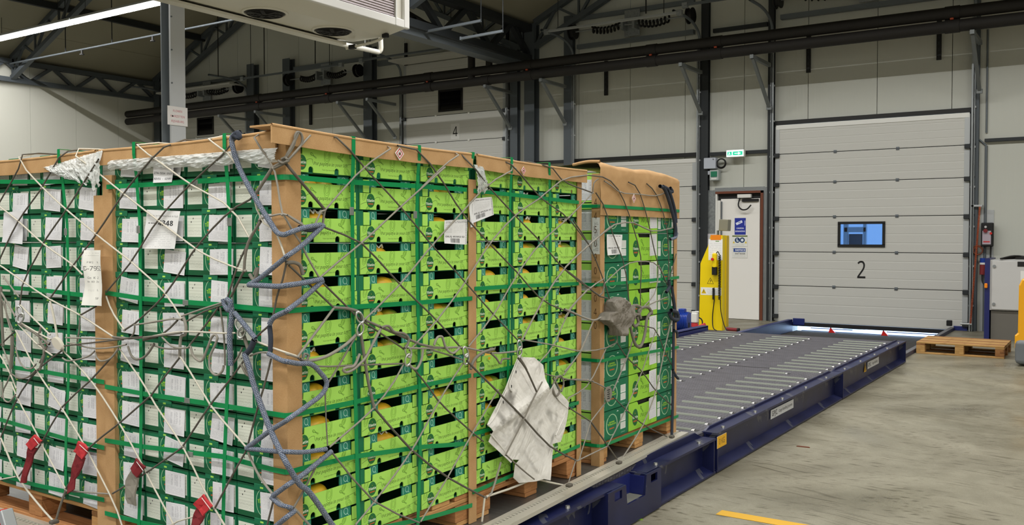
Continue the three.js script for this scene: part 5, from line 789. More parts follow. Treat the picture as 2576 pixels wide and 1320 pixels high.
// ---------- papers on the load ----------
function sheetQuad(name, label, cat, q, draw, plane, tw, th, curl = 0.004, m = {}) { // q: four photo corners clockwise from top-left
  const P = q.map((p) => plane(...p)), t = thing(name, label, cat, [0, 0, 0]), nx = 8, ny = 8, g = new THREE.BoxGeometry(1, 1, 0.0012, nx, ny, 1), p = g.attributes.position; const out = plane === rv ? V(1, 0, 0) : V(0, 0, 1);
  for (let i = 0; i < p.count; i++) { const u = p.getX(i) + 0.5, v = 0.5 - p.getY(i), w = p.getZ(i), s = P[0].clone().lerp(P[1], u).lerp(P[3].clone().lerp(P[2], u), v); s.addScaledVector(out, 0.002 + w + curl * (N3(u * 2.3, v * 2.3, tw * 0.01) + Math.max(0, v - 0.7) * 1.5)); p.setXYZ(i, s.x, s.y, s.z); }
  g.computeVertexNormals(); const tex = canvasTex(tw, th, draw); const pm = new THREE.MeshStandardMaterial({ map: tex, roughness: 0.8, ...m }); mesh('paper_sheet', g, pm, t); return t;
}
const white = (g, w, h, c = '#e8e8e8') => { g.fillStyle = c; g.fillRect(0, 0, w, h); };
const bars = (g, x, y, w, h) => { g.fillStyle = '#1d1d1d'; let q = x; while (q < x + w) { const b = 2 + rnd() * 5; g.fillRect(q, y, b, h); q += b + 2 + rnd() * 4; } };
sheetQuad('document_sheet', 'curled white sheet printed 4348 under the net on the labelled carton ends', 'sheet', [[371, 527], [455, 531], [441, 626], [361, 625]], (g, w, h) => { white(g, w, h); txt(g, 'stamp, to be returned in full', w / 2, 50, 22, '#666'); txt(g, '4348', w * 0.62, h * 0.33, 62, '#1b1b1f', 'sans-serif', 'center', 'bold'); lines(g, 22, 112, 70, 1, 10, '#444', 6); lines(g, 26, h * 0.52, w - 60, 10, 16, '#9a9aa2'); }, lv, 300, 340, 0.005);
sheetQuad('document_sheet', 'white sheet with two printed code lines under the top strip of the labelled ends', 'sheet', [[386, 404], [440, 412], [434, 458], [388, 460]], (g, w, h) => { white(g, w, h, '#dedee0'); txt(g, '274-5004 0505', w / 2, h * 0.55, 36, '#2b2b2f', 'monospace', 'center', 'bold'); txt(g, 'NOVEG - EZVRT', w / 2, h * 0.82, 36, '#2b2b2f', 'monospace', 'center', 'bold'); }, lv, 300, 260);
sheetQuad('cargo_tag', 'long white handwritten cargo tag hanging over the twin cardboard posts', 'tag', [[213, 629], [256, 629], [262, 769], [211, 767]], (g, w, h) => { white(g, w, h, '#ecebe4'); txt(g, 'D-7952', w / 2, h * 0.33, 62, '#3c3a3a'); lines(g, 20, h * 0.05, w - 40, 2, 26, '#777'); txt(g, 'F M 2      N.', w / 2, h * 0.22, 26, '#444'); txt(g, 'Go  K  2', w / 2, h * 0.5, 30, '#444'); txt(g, 'do  60  Du', w / 2, h * 0.57, 26, '#444'); lines(g, 40, h * 0.72, 70, 2, 10, '#aaa'); txt(g, 'L', w * 0.72, h * 0.72, 28, '#444'); txt(g, 'SF', w * 0.72, h * 0.87, 28, '#333'); }, (x, y) => onZ(x, y, LZ + 0.03), 200, 560, 0.012);
sheetQuad('document_sheet', 'crumpled white sheet caught in the net beyond the twin posts', 'sheet', [[10, 534], [57, 531], [60, 614], [8, 609]], (g, w, h) => { white(g, w, h, '#dcdce0'); lines(g, 40, h * 0.6, w - 70, 6, 12, '#b3b3ba'); }, lv, 128, 200, 0.006);
sheetQuad('barcode_sheet', 'white barcode sheet numbered 493953 beside the middle cardboard post', 'sheet', [[1117, 554], [1174, 551], [1172, 615], [1116, 612]], (g, w, h) => { white(g, w, h); lines(g, 20, 22, w - 40, 2, 16, '#444', 4); lines(g, 20, 74, 90, 9, 13, '#888'); lines(g, 130, 90, 130, 5, 20, '#aaa'); txt(g, 'ORLEJ 493953 53', w * 0.47, h * 0.7, 34, '#141414', 'sans-serif', 'center', 'bold'); bars(g, w * 0.28, h * 0.77, w * 0.4, h * 0.18); g.save(); g.translate(w - 22, 0); for (let y = 10; y < h - 10; y += 5 + rnd() * 6) { g.fillStyle = '#222'; g.fillRect(0, y, 14, 3); } g.restore(); }, rv, 320, 340);
sheetQuad('barcode_sheet', 'tilted torn barcode sheet numbered 492535 just past the middle cardboard post', 'sheet', [[1191, 499], [1236, 495], [1240, 540], [1184, 562]], (g, w, h) => { white(g, w, h, '#dededf'); lines(g, 30, 26, w - 60, 1, 16, '#444', 6); lines(g, 30, 66, w - 80, 6, 16, '#999'); txt(g, 'ORLEJ 492535 53', w * 0.5, h * 0.66, 33, '#141414', 'sans-serif', 'center', 'bold'); bars(g, w * 0.2, h * 0.73, w * 0.42, h * 0.18); for (let y = 10; y < h - 10; y += 5 + rnd() * 6) { g.fillStyle = '#222'; g.fillRect(w - 22, y, 14, 3); } }, rv, 320, 300, 0.005);
sheetQuad('barcode_strip', 'narrow white strip stuck along the middle cardboard post', 'strip', [[1179, 508], [1190, 506], [1190, 570], [1182, 572]], (g, w, h) => { white(g, w, h); for (let y = 20; y < h * 0.5; y += 9) { g.fillStyle = '#999'; g.fillRect(w * 0.6, y, w * 0.2, 4); } }, rv, 40, 200);
sheetQuad('barcode_sheet', 'white barcode sheet on a dark green carton beside the handwritten post', 'sheet', [[1526, 589], [1564, 590], [1561, 639], [1526, 642]], (g, w, h) => { white(g, w, h); lines(g, 30, 20, w - 60, 1, 16, '#444', 8); lines(g, 30, 56, w - 80, 7, 18, '#aaa'); txt(g, 'ORLEJ 492497', w * 0.48, h * 0.66, 34, '#222', 'sans-serif', 'center', 'bold'); bars(g, w * 0.3, h * 0.74, w * 0.36, h * 0.2); }, rv, 260, 320);
for (const [cx, cy, w, h, lab, k] of [[1003, 386, 17, 18, 'white hazard diamond on the edge strip over the lime cartons', 0.02], [1315, 429, 9, 11, 'white hazard diamond on the edge strip past the middle post', 0.02], [1593, 499, 8, 12, 'white hazard diamond on the cardboard cover of the far stack', 0.02]]) {
  const pl = (x, y) => onX(x, y, RX + k), c = pl(cx, cy), t = thing('hazard_label', lab, 'label', [c.x + 0.004, c.y, c.z]); const sz = (pl(cx, cy - h).y - c.y) * 0.95;
  mesh('label_face', new THREE.BoxGeometry(0.0012, sz * 1.42, sz * 1.42).rotateX(Math.PI / 4), M.white, t);
  const r = sz * 0.62; mesh('label_border', [0, 1, 2, 3].map((i) => bx(0.0006, 0.003, r * 1.6, 0.001, r * 0.8, 0).rotateX(Math.PI / 4 + i * Math.PI / 2)), M.red, t);
  mesh('flame_mark', prism([[-r * 0.3, -r * 0.4], [r * 0.35, -r * 0.35], [r * 0.4, 0], [r * 0.1, r * 0.5], [0, r * 0.1], [-r * 0.35, r * 0.25]], 0.0006).rotateY(Math.PI / 2).translate(0.001, 0, 0), M.brown, t);
}
{ const c = onX(1530, 991, RX + 0.03), t = thing('net_plate', 'round grey metal identity plate on the net of the far mixed stack', 'plate', [c.x, c.y, c.z]); mesh('plate_disc', new THREE.CylinderGeometry(0.042, 0.042, 0.004, 10).rotateZ(Math.PI / 2), mat('#9d9a92', 0.45, 0.5), t); mesh('code_marks', [0, 1, 2, 3, 4].map((i) => bx(0.0008, 0.005, 0.03 - (i % 2) * 0.008, 0.0024, 0.022 - i * 0.011, 0)), M.steelDark, t); for (const s of [-1, 1]) mesh('rivet', rod(V(0, s * 0.034, 0), V(0.005, s * 0.034, 0), 0.004, 8), M.chrome, t); }
// ---------- white tarpaulin caught in the net ----------
{
  const px = [[400, 190], [430, 203], [500, 205], [560, 255], [572, 345], [592, 425], [622, 375], [728, 500], [720, 575], [700, 680], [678, 762], [625, 778], [632, 795], [610, 900], [590, 1015], [548, 1005], [500, 1022], [400, 1035], [360, 1000], [365, 915], [392, 880], [350, 878], [338, 902], [200, 762], [216, 692], [185, 650], [250, 530], [310, 415]];
  const P = px.map(([x, y]) => rv(1140 + x / 2.64, 820 + y / 2.64)), s = new THREE.Shape(P.map((p) => new THREE.Vector2(-p.z, p.y)));
  let g = new THREE.ExtrudeGeometry(s, { depth: 0.0025, bevelEnabled: false }); g = new TessellateModifier(0.03, 9).modify(g);
  const p = g.attributes.position; for (let i = 0; i < p.count; i++) { const a = p.getX(i), b = p.getY(i), w = p.getZ(i); const f = 0.001 + 0.012 * (1 + N3(a * 4, b * 3.2, 1)) + 0.014 * Math.exp(-Math.pow((b - 0.72 - (a - 3.4) * 0.25) / 0.03, 2)) + 0.008 * (1 + Math.sin((a * 0.8 + b) * 16)) * Math.max(0, 0.8 - b) + 0.01 * Math.max(0, 0.55 - b); p.setXYZ(i, RX + 0.016 + f + w, b, -a); }
  g.computeVertexNormals(); g = uvm(g);
  const t = thing('tarpaulin', 'torn dirty white tarpaulin hanging in the net over the lime cartons', 'tarpaulin'); mesh('tarp_sheet', g, M.tarp, t);
  const seam = (q, n) => mesh('sewn_hem', tube(q.map(([x, y]) => rv(1140 + x / 2.64, 820 + y / 2.64).add(V(0.034, 0, 0))), 0.0035, 14, 5), mat('#d8d5cf', 0.9), t);
  seam([[400, 200], [330, 400], [350, 430]]); seam([[622, 385], [650, 470], [722, 545]]); seam([[310, 420], [230, 600], [190, 650]]); seam([[700, 590], [640, 720]]); seam([[612, 800], [580, 900], [545, 1000]]); seam([[205, 710], [280, 800], [345, 890]]);
  for (const [x, y] of [[380, 300], [295, 500], [265, 590], [235, 680], [610, 430], [650, 470], [700, 540], [560, 960], [600, 840], [655, 690], [350, 395]]) { const q = rv(1140 + x / 2.64, 820 + y / 2.64); mesh('stitch', rbx(0.003, 0.012, 0.004, 0.001, q.x + 0.03, q.y, q.z), M.steelDark, t); }
}
{ const t = thing('cloth_bundle', 'crumpled grey cloth tied in the net of the far mixed stack', 'bundle'), px = [[1533, 762], [1552, 752], [1565, 762], [1582, 775], [1580, 800], [1566, 818], [1556, 838], [1546, 838], [1538, 815], [1518, 803], [1524, 790], [1536, 786]];
  const P = px.map((q) => onX(...q, RX + 0.03)), s = new THREE.Shape(P.map((p) => new THREE.Vector2(-p.z, p.y))); let g = new THREE.ExtrudeGeometry(s, { depth: 0.05, bevelEnabled: true, bevelSize: 0.012, bevelThickness: 0.015, bevelSegments: 2 }); g = new TessellateModifier(0.02, 8).modify(g);
  const p = g.attributes.position; for (let i = 0; i < p.count; i++) { const a = p.getX(i), b = p.getY(i), w = p.getZ(i), n = N3(a * 16, b * 16, w * 20); p.setXYZ(i, RX + 0.012 + w * 0.9 + n * 0.02 + Math.abs(N3(a * 34, b * 14, 3)) * 0.02, b + N3(a * 20, b * 20, 7) * 0.008, -a); } g.computeVertexNormals(); mesh('cloth_body', uvm(g), M.greyCloth, t);
  for (const q of [[[1600, 790], [1590, 805], [1596, 820], [1606, 812], [1602, 795]], [[1582, 800], [1590, 840], [1600, 868], [1612, 870], [1622, 840], [1628, 800], [1640, 782]], [[1585, 778], [1598, 768], [1612, 776], [1606, 790], [1590, 786]], [[1640, 790], [1634, 776], [1622, 772], [1606, 782], [1612, 800]]]) mesh('tie_loop', tube(q.map(([x, y]) => onX(x, y, RX + 0.05)), 0.009, 24, 6), M.cordMid, t); }
// ---------- red strap ends ----------
function flag(label, head, tail, m1, m2, tip) { const t = thing('strap_tail', label, 'strap end'); const mk = (q, nm, m, o) => { const P = q.map(([x, y]) => onZ(x, y, LZ + 0.02)); let g = prism(P.map((p) => [p.x, p.y]), 0.006, 0.001); g = new TessellateModifier(0.03, 6).modify(flat(g)); const p = g.attributes.position; for (let i = 0; i < p.count; i++) p.setZ(i, p.getZ(i) + LZ + o + 0.014 * N3(p.getX(i) * 26, p.getY(i) * 12, 4)); g.computeVertexNormals(); return mesh(nm, uvm(g), m, t); };
  mk(head, 'strap_head', m1, 0.026); mk(tail, 'strap_end', m2, 0.02); const a = head[0], b = head[1], P = onZ(a[0] * 0.6 + head[3][0] * 0.4, a[1] * 0.6 + head[3][1] * 0.4, LZ + 0.034), Q = onZ(b[0] * 0.6 + head[2][0] * 0.4, b[1] * 0.6 + head[2][1] * 0.4, LZ + 0.034); mesh('stitch_line', tube([P, Q], 0.0014, 1, 5), M.white, t); return t; }
const E5 = (l) => l.map(([x, y]) => [x / 4.125, 960 + y / 4.125]), F5 = (l) => l.map(([x, y]) => [360 + x / 3.6675, 960 + y / 3.6675]);
flag('red strap end hanging lowest beyond the twin posts, first from the far end', E5([[385, 545], [440, 610], [345, 705], [300, 640]]), E5([[312, 672], [385, 690], [330, 800], [275, 1045], [240, 1040], [255, 880]]), M.red, M.redDark);
flag('long red strap end beside the twin cardboard posts', E5([[850, 610], [930, 685], [880, 795], [788, 715]]), E5([[795, 745], [890, 790], [850, 900], [785, 1010], [792, 1110], [710, 1160], [715, 1075], [765, 900]]), M.red, M.redDark);
flag('red strap end with a frayed grey white tail on the corner stack', E5([[1440, 790], [1512, 880], [1445, 985], [1385, 890]]), E5([[1385, 905], [1440, 1000], [1422, 1130], [1415, 1282], [1345, 1255], [1310, 1150], [1325, 1020]]), M.redDark, mat('#8d887c', 0.9));
flag('red strap end at the lower frame edge before the lacing corner', F5([[575, 1035], [655, 1140], [570, 1230], [490, 1120]]), F5([[505, 1165], [565, 1240], [515, 1345], [450, 1345], [470, 1260]]), M.red, M.redDark);
// ---------- cargo net ----------
const NZ = SZ0 + 0.035, NX = SX + 0.033;
const edgePx = (() => { let lo = 640, hi = 780; for (let i = 0; i < 40; i++) { const m = (lo + hi) / 2; if (onZ(m, 700, NZ).x < NX) lo = m; else hi = m; } return (lo + hi) / 2; })();
const onFace = (px, py, o) => px < edgePx ? onZ(px, py, NZ + o) : onX(px, py, NX + o);
const onLoad = (px, py, o = 0) => { const p = onFace(px, py, o); return p.y > 1.735 && px < 1470 ? onFace(px, py, o + 0.013) : p; }; // the net lies over the edge strips
const net = thing('cargo_net', 'grey diamond cargo net thrown over the carton stacks', 'net');
const CM = { d: M.cordDark, l: M.cordLight, g: M.cordGrey, m: M.cordMid };
// c(colour, points..., options): points are flat pairs of photo pixels on the faces of the load
function pathPts(q, o) {
  const pts = []; for (let i = 0; i < q.length; i += 2) { if (i && (q[i - 2] < edgePx) !== (q[i] < edgePx)) { const f = (edgePx - q[i - 2]) / (q[i] - q[i - 2]), y = q[i - 1] + (q[i + 1] - q[i - 1]) * f; pts.push(onLoad(edgePx - 0.5, y, o + 0.004)); } pts.push(onLoad(q[i], q[i + 1], o)); }
  return pts;
}
function c(col, q, o = {}) {
  const off = (o.o || 0), pts = pathPts(q, off), inward = q[0] < edgePx ? V(0, 0, -1) : V(-1, 0, 0);
  if (o.top) { const a = pts[0]; a.y = Math.min(a.y, TY - 0.004); pts.unshift(V(a.x, Math.max(a.y, TY + 0.008), a.z).addScaledVector(inward, 0.06)); pts.unshift(V(a.x, TY + 0.006, a.z).addScaledVector(inward, 0.35)); }
  if (o.top) pts[2].addScaledVector(inward, -0.004);
  const m = mesh('net_cord', tube(pts, (o.r ? o.r * 0.72 : 0.0034), o.smooth ? (pts.length - 1) * 6 : (pts.length - 1) * 2, 6), CM[col], net); return m;
}
// end side: diagonals falling toward the corner (pale) and away from it (dark)
c('l', [50, 396, 52, 409, 105, 469, 167, 527, 242, 589, 281, 620, 330, 658, 360, 685, 417, 739, 459, 805], { top: 1 });
c('l', [181, 377, 235, 425, 310, 486, 400, 556, 491, 624, 515, 640, 595, 674, 617, 681], { top: 1 });
c('l', [344, 367, 383, 394, 479, 463, 583, 526, 627, 597], { top: 1 });
c('l', [525, 352, 567, 379, 638, 487, 653, 550, 697, 584, 711, 630, 721, 659], { top: 1 });
c('g', [642, 342, 688, 422, 711, 538, 722, 553, 738, 584, 757, 611, 771, 642, 802, 696], { top: 1 });
c('l', [-20, 505, 0, 520, 46, 556, 109, 613, 182, 665, 208, 691], {});
c('l', [267, 745, 281, 781, 313, 830]);
c('l', [-20, 655, 0, 667, 58, 708, 126, 753, 201, 792, 291, 851]);
c('d', [58, 390, 52, 411, 1, 505, -15, 535], { top: 1 });
c('d', [167, 382, 155, 388, 126, 435, 104, 474, 46, 556, 1, 648, -12, 680], { top: 1 });
c('d', [248, 400, 167, 527, 107, 614, 85, 660, 59, 706, 50, 769]);
c('d', [428, 362, 383, 398, 310, 488, 245, 585, 182, 670, 126, 750], { top: 1 });
c('d', [604, 342, 571, 378, 479, 463, 396, 555, 330, 658, 267, 735], { top: 1 });
c('d', [682, 424, 638, 494, 583, 528, 493, 623, 418, 737, 360, 795, 337, 815, 313, 830]);
c('m', [684, 424, 640, 492], { r: 0.008 });
c('d', [653, 553, 627, 606, 610, 640, 595, 676, 573, 747]);
c('m', [656, 556, 626, 606, 617, 640, 614, 681], { r: 0.007 });
c('d', [614, 681, 598, 712, 581, 746], { r: 0.006 });
c('d', [242, 770, 201, 793]);
c('g', [653, 550, 709, 538, 724, 541, 760, 562], { smooth: 1 });
// belly lines and slack loops on the end side
c('g', [559, 761, 500, 780, 457, 795]); c('d', [561, 766, 510, 785, 471, 807]); c('d', [549, 773, 515, 820, 481, 863]); c('m', [554, 773, 564, 853, 566, 919]);
c('g', [462, 798, 468, 820, 466, 841, 456, 846, 452, 894], { smooth: 1, r: 0.008 });
c('g', [360, 814, 400, 807, 437, 802, 457, 803], { o: 0.01 }); c('l', [360, 851, 400, 842, 457, 834, 573, 838, 593, 837], { o: 0.01 });
c('d', [360, 856, 408, 841, 447, 805], { o: 0.006 });
c('g', [408, 848, 425, 865, 440, 873, 474, 873, 479, 864], { smooth: 1, o: 0.012 }); c('m', [379, 865, 408, 875, 440, 877, 476, 874], { smooth: 1, o: 0.012 });
c('g', [479, 870, 486, 894, 497, 905, 507, 907, 520, 880, 534, 846, 541, 842, 547, 848, 542, 865, 527, 902, 530, 931, 544, 943, 559, 933, 563, 920], { smooth: 1, o: 0.015, r: 0.006 });
c('m', [284, 847, 325, 851, 365, 848, 400, 844, 457, 836], { o: 0.012, r: 0.006 }); c('g', [165, 849, 240, 851, 310, 854], { o: 0.01 }); c('d', [160, 870, 237, 861, 298, 854, 360, 846], { o: 0.014 }); c('g', [170, 861, 237, 876, 298, 871, 318, 866], { o: 0.01 });
c('g', [157, 900, 166, 906, 176, 907, 211, 900, 228, 892, 238, 883], { smooth: 1, o: 0.014 }); c('g', [240, 888, 243, 898, 250, 906, 262, 907, 279, 900, 298, 876], { smooth: 1, o: 0.014 }); c('m', [322, 871, 330, 893, 341, 903, 359, 900, 374, 886, 388, 864], { smooth: 1, o: 0.016, r: 0.006 });
c('l', [300, 876, 366, 973, 378, 997, 460, 1124, 521, 1246, 562, 1317, 580, 1350]); c('d', [298, 878, 228, 956, 155, 1025, 104, 1115, 48, 1197]);
c('l', [155, 878, 228, 956, 300, 1064, 349, 1151, 364, 1182, 434, 1314, 452, 1350]); c('d', [158, 880, 94, 931, 44, 1001, 2, 1100, -15, 1140]);
c('l', [39, 830, 92, 931, 155, 1025, 206, 1108, 220, 1134, 276, 1243, 291, 1275, 310, 1330]); c('l', [27, 960, 44, 1001, 94, 1093, 104, 1115, 165, 1229]);
c('l', [-20, 1060, 0, 1096, 44, 1197, 107, 1280, 136, 1312], { r: 0.006 }); c('l', [-20, 1211, 0, 1206, 41, 1198]); c('d', [378, 996, 300, 1064, 220, 1132, 196, 1180, 165, 1229]); c('d', [460, 1124, 360, 1194, 283, 1241]);
c('g', [165, 1234, 276, 1242]); c('m', [165, 1234, 150, 1277, 140, 1312], { r: 0.007 }); c('l', [454, 897, 494, 960, 529, 1018, 619, 1124]); c('d', [452, 899, 406, 958, 379, 996]);
c('d', [622, 895, 576, 958, 529, 1018, 460, 1122]); c('d', [677, 819, 644, 849, 627, 887, 622, 895]); c('d', [721, 659, 709, 710, 699, 737, 687, 795]); c('d', [682, 902, 668, 958, 649, 1023, 622, 1124]);
c('d', [619, 1134, 586, 1192, 540, 1279]); c('g', [624, 1137, 646, 1186, 690, 1247, 739, 1290], { r: 0.006 }); c('d', [690, 1249, 673, 1317, 666, 1345]); c('l', [540, 1279, 565, 1320, 580, 1345]); c('l', [491, 1298, 434, 1317, 410, 1340]);
c('l', [639, 856, 690, 876, 745, 895]); c('g', [629, 895, 651, 887, 678, 885], { smooth: 1 }); c('m', [610, 834, 624, 877], { r: 0.009 }); c('m', [585, 916, 600, 895, 610, 873], { smooth: 1 }); c('m', [612, 885, 620, 930, 628, 944, 621, 942, 606, 915], { smooth: 1, o: 0.012, r: 0.006 });
// the tangle at the far end of the end side
c('g', [7, 694, 48, 747]); c('g', [-10, 715, 0, 730, 39, 796], { r: 0.006 }); c('l', [51, 767, 90, 806, 126, 842]); c('l', [46, 808, 90, 834, 128, 854]); c('m', [46, 812, 92, 840, 124, 866], { r: 0.007 }); c('l', [46, 815, 94, 866, 133, 895]); c('g', [94, 866, 126, 862]);
c('d', [36, 835, 0, 868, -12, 880]); c('m', [5, 752, 24, 810, 34, 832]); c('g', [5, 868, 27, 936, 10, 977, 4, 1000]); c('m', [31, 844, 30, 885, 27, 927], { r: 0.011 }); c('g', [39, 873, 48, 905, 61, 924, 78, 927, 90, 917], { smooth: 1, o: 0.014 }); c('m', [27, 939, 48, 951, 70, 948, 90, 931], { smooth: 1, o: 0.014 });
c('l', [-12, 880, 0, 893, 24, 936, 41, 977]); c('g', [5, 960, 6, 985, 10, 1004, 22, 1011, 39, 992], { smooth: 1, o: 0.014 }); c('m', [2, 720, 4, 790, 8, 870], { r: 0.009 }); c('g', [12, 752, 18, 800, 30, 838], {}); c('m', [201, 798, 199, 830, 194, 859]); c('l', [126, 757, 137, 805, 145, 854], { r: 0.007 }); c('g', [337, 817, 370, 812, 400, 808, 437, 800]); c('m', [339, 820, 337, 836, 328, 850], { smooth: 1 }); c('m', [104, 820, 98, 850, 112, 880, 100, 930], { r: 0.008 }); c('m', [118, 870, 108, 895, 100, 912], { r: 0.006 });
// over the corner strip
c('m', [682, 424, 716, 402, 738, 360, 750, 334], { r: 0.007 }); c('m', [686, 425, 720, 408, 760, 358, 757, 336, 748, 332, 742, 342, 741, 360, 720, 398], { smooth: 1, r: 0.006 }); c('g', [720, 410, 739, 386, 781, 340], {}); c('m', [700, 404, 712, 410, 726, 404, 718, 396, 708, 400], { smooth: 1, o: 0.006, r: 0.006 });
// lime side
c('g', [989, 364, 916, 420, 817, 529], { top: 1 }); c('g', [1120, 420, 1008, 520, 909, 611, 863, 648, 805, 698]); c('g', [1155, 381, 1120, 413, 1098, 434, 1060, 472], { top: 1 }); c('g', [1303, 412, 1228, 464, 1162, 534, 1087, 617, 1006, 715, 914, 807], { top: 1 });
c('g', [1480, 440, 1414, 453, 1361, 496, 1296, 542, 1232, 613, 1201, 660, 1170, 710, 1099, 805, 1030, 882]); c('g', [1491, 485, 1431, 547, 1361, 610, 1303, 687, 1242, 791, 1179, 871]); c('g', [1537, 569, 1482, 616, 1420, 675, 1366, 754, 1313, 856], { r: 0.006 }); c('g', [1520, 700, 1480, 728, 1431, 784, 1393, 868, 1354, 914]);
c('g', [1524, 878, 1479, 968, 1418, 1012, 1410, 1039, 1377, 1104]); c('m', [1493, 958, 1424, 953, 1356, 936], { o: 0.006 }); c('g', [1493, 805, 1460, 883, 1417, 944]); c('g', [1315, 854, 1393, 868, 1461, 883, 1524, 875, 1552, 861]);
c('g', [1016, 914, 991, 960, 941, 1025, 829, 1124]); c('g', [841, 773, 749, 897], { r: 0.006 }); c('m', [902, 834, 829, 958, 822, 968]); c('g', [1167, 910, 1134, 960, 1104, 1009, 1036, 1132, 943, 1260, 894, 1320]); c('g', [1254, 979, 1189, 1088, 1126, 1200, 1058, 1312]); c('m', [1364, 960, 1336, 1014, 1320, 1050, 1271, 1145], { o: 0.04 }); c('g', [1260, 1162, 1233, 1246, 1222, 1252], { r: 0.007 });
c('g', [1448, 1159, 1429, 1216]); c('g', [1486, 1060, 1456, 1159]); c('l', [1219, 1252, 1211, 1325], { r: 0.007 }); c('l', [1222, 1249, 1290, 1226, 1344, 1205, 1380, 1212, 1426, 1222], { r: 0.007 }); c('g', [1451, 1159, 1528, 1122]);
c('d', [720, 412, 817, 527], { r: 0.007 }); c('d', [848, 347, 858, 352, 916, 420, 1008, 521, 1088, 618, 1126, 660, 1170, 709, 1242, 791, 1306, 859], { top: 1 }); c('d', [1000, 366, 1047, 376, 1098, 433, 1162, 534, 1231, 612, 1303, 687, 1364, 754, 1431, 784, 1493, 806], {}); c('d', [1169, 396, 1225, 464, 1296, 542, 1359, 607, 1418, 675, 1482, 726], { top: 1 }); c('d', [1269, 404, 1296, 423, 1359, 496, 1427, 547, 1482, 616], { top: 1 }); c('d', [1371, 418, 1388, 421, 1414, 452, 1491, 485], { top: 1 });
c('d', [817, 572, 909, 611, 948, 650, 1004, 713, 1098, 805, 1165, 881]); c('d', [814, 713, 907, 805]); c('d', [727, 667, 839, 773]); c('m', [839, 773, 880, 777, 906, 788, 911, 805], { smooth: 1, r: 0.008 }); c('d', [916, 810, 1020, 880]); c('m', [919, 805, 1035, 856, 1071, 870, 1120, 875], { r: 0.007 }); c('g', [720, 890, 748, 898]); c('m', [749, 899, 770, 914, 805, 921, 900, 918, 1020, 914], { smooth: 1 });
c('g', [764, 909, 800, 903, 829, 892, 870, 866, 899, 839], { smooth: 1, r: 0.008 }); c('m', [907, 836, 914, 882, 926, 958, 941, 1025], { r: 0.008 }); c('g', [958, 827, 940, 860, 921, 897, 905, 915, 890, 928, 870, 936, 863, 929, 872, 924, 890, 920, 905, 890], { smooth: 1, o: 0.01, r: 0.007 }); c('m', [958, 824, 977, 820, 991, 834, 1016, 839, 1028, 851, 1026, 864, 1018, 875], { smooth: 1, o: 0.012, r: 0.007 }); c('m', [764, 900, 766, 890, 776, 894, 770, 906, 756, 902], { smooth: 1, o: 0.008, r: 0.006 });
c('g', [1025, 875, 1080, 876, 1153, 873, 1184, 876, 1235, 888, 1303, 883], { r: 0.006 }); c('m', [1080, 878, 1120, 890, 1165, 905]); c('g', [1092, 868, 1096, 856, 1102, 847, 1112, 847, 1116, 858, 1121, 873, 1130, 884, 1140, 888, 1155, 876], { smooth: 1, o: 0.014, r: 0.007 }); c('m', [1184, 929, 1188, 914, 1196, 901, 1216, 886, 1242, 878], { smooth: 1, o: 0.014, r: 0.009 }); c('m', [1235, 888, 1248, 900, 1259, 914, 1263, 904, 1282, 902], { smooth: 1, o: 0.012, r: 0.006 }); c('g', [1064, 878, 1060, 904, 1048, 927, 1036, 924, 1028, 914], { smooth: 1, o: 0.012, r: 0.007 });
c('d', [1028, 914, 1067, 958, 1104, 1009, 1189, 1088, 1216, 1110]); c('d', [1174, 907, 1245, 978, 1320, 1054, 1382, 1121, 1448, 1157], { o: 0.036, r: 0.006 }); c('d', [941, 1025, 1036, 1132, 1126, 1200, 1219, 1250], { r: 0.006 }); c('m', [837, 1140, 943, 1262, 1055, 1314]); c('m', [818, 987, 820, 1050, 824, 1121], { r: 0.0035 }); c('m', [1274, 1145, 1320, 1186, 1344, 1205], { o: 0.04 }); c('d', [1354, 936, 1369, 960, 1415, 1012, 1486, 1060]); c('m', [807, 1148, 769, 1224, 739, 1276]); c('g', [739, 1276, 780, 1322], { r: 0.006 });
c('d', [1303, 900, 1322, 925, 1334, 950, 1350, 985], { o: 0.05, r: 0.006 }); c('m', [1308, 900, 1318, 915, 1326, 930], { o: 0.05 }); c('m', [1391, 950, 1400, 965, 1408, 985, 1398, 995, 1390, 975, 1400, 950, 1412, 946, 1418, 965, 1412, 985], { smooth: 1, o: 0.02, r: 0.007 });
c('g', [723, 541, 745, 556, 768, 568, 790, 566, 800, 548, 808, 532, 817, 529], { smooth: 1, o: 0.006 }); c('m', [817, 530, 814, 548, 812, 566], { r: 0.006 }); c('m', [722, 661, 740, 660, 755, 668, 762, 690], { smooth: 1, r: 0.009 }); c('m', [640, 690, 648, 672, 640, 704, 628, 690], { smooth: 1, r: 0.009 });
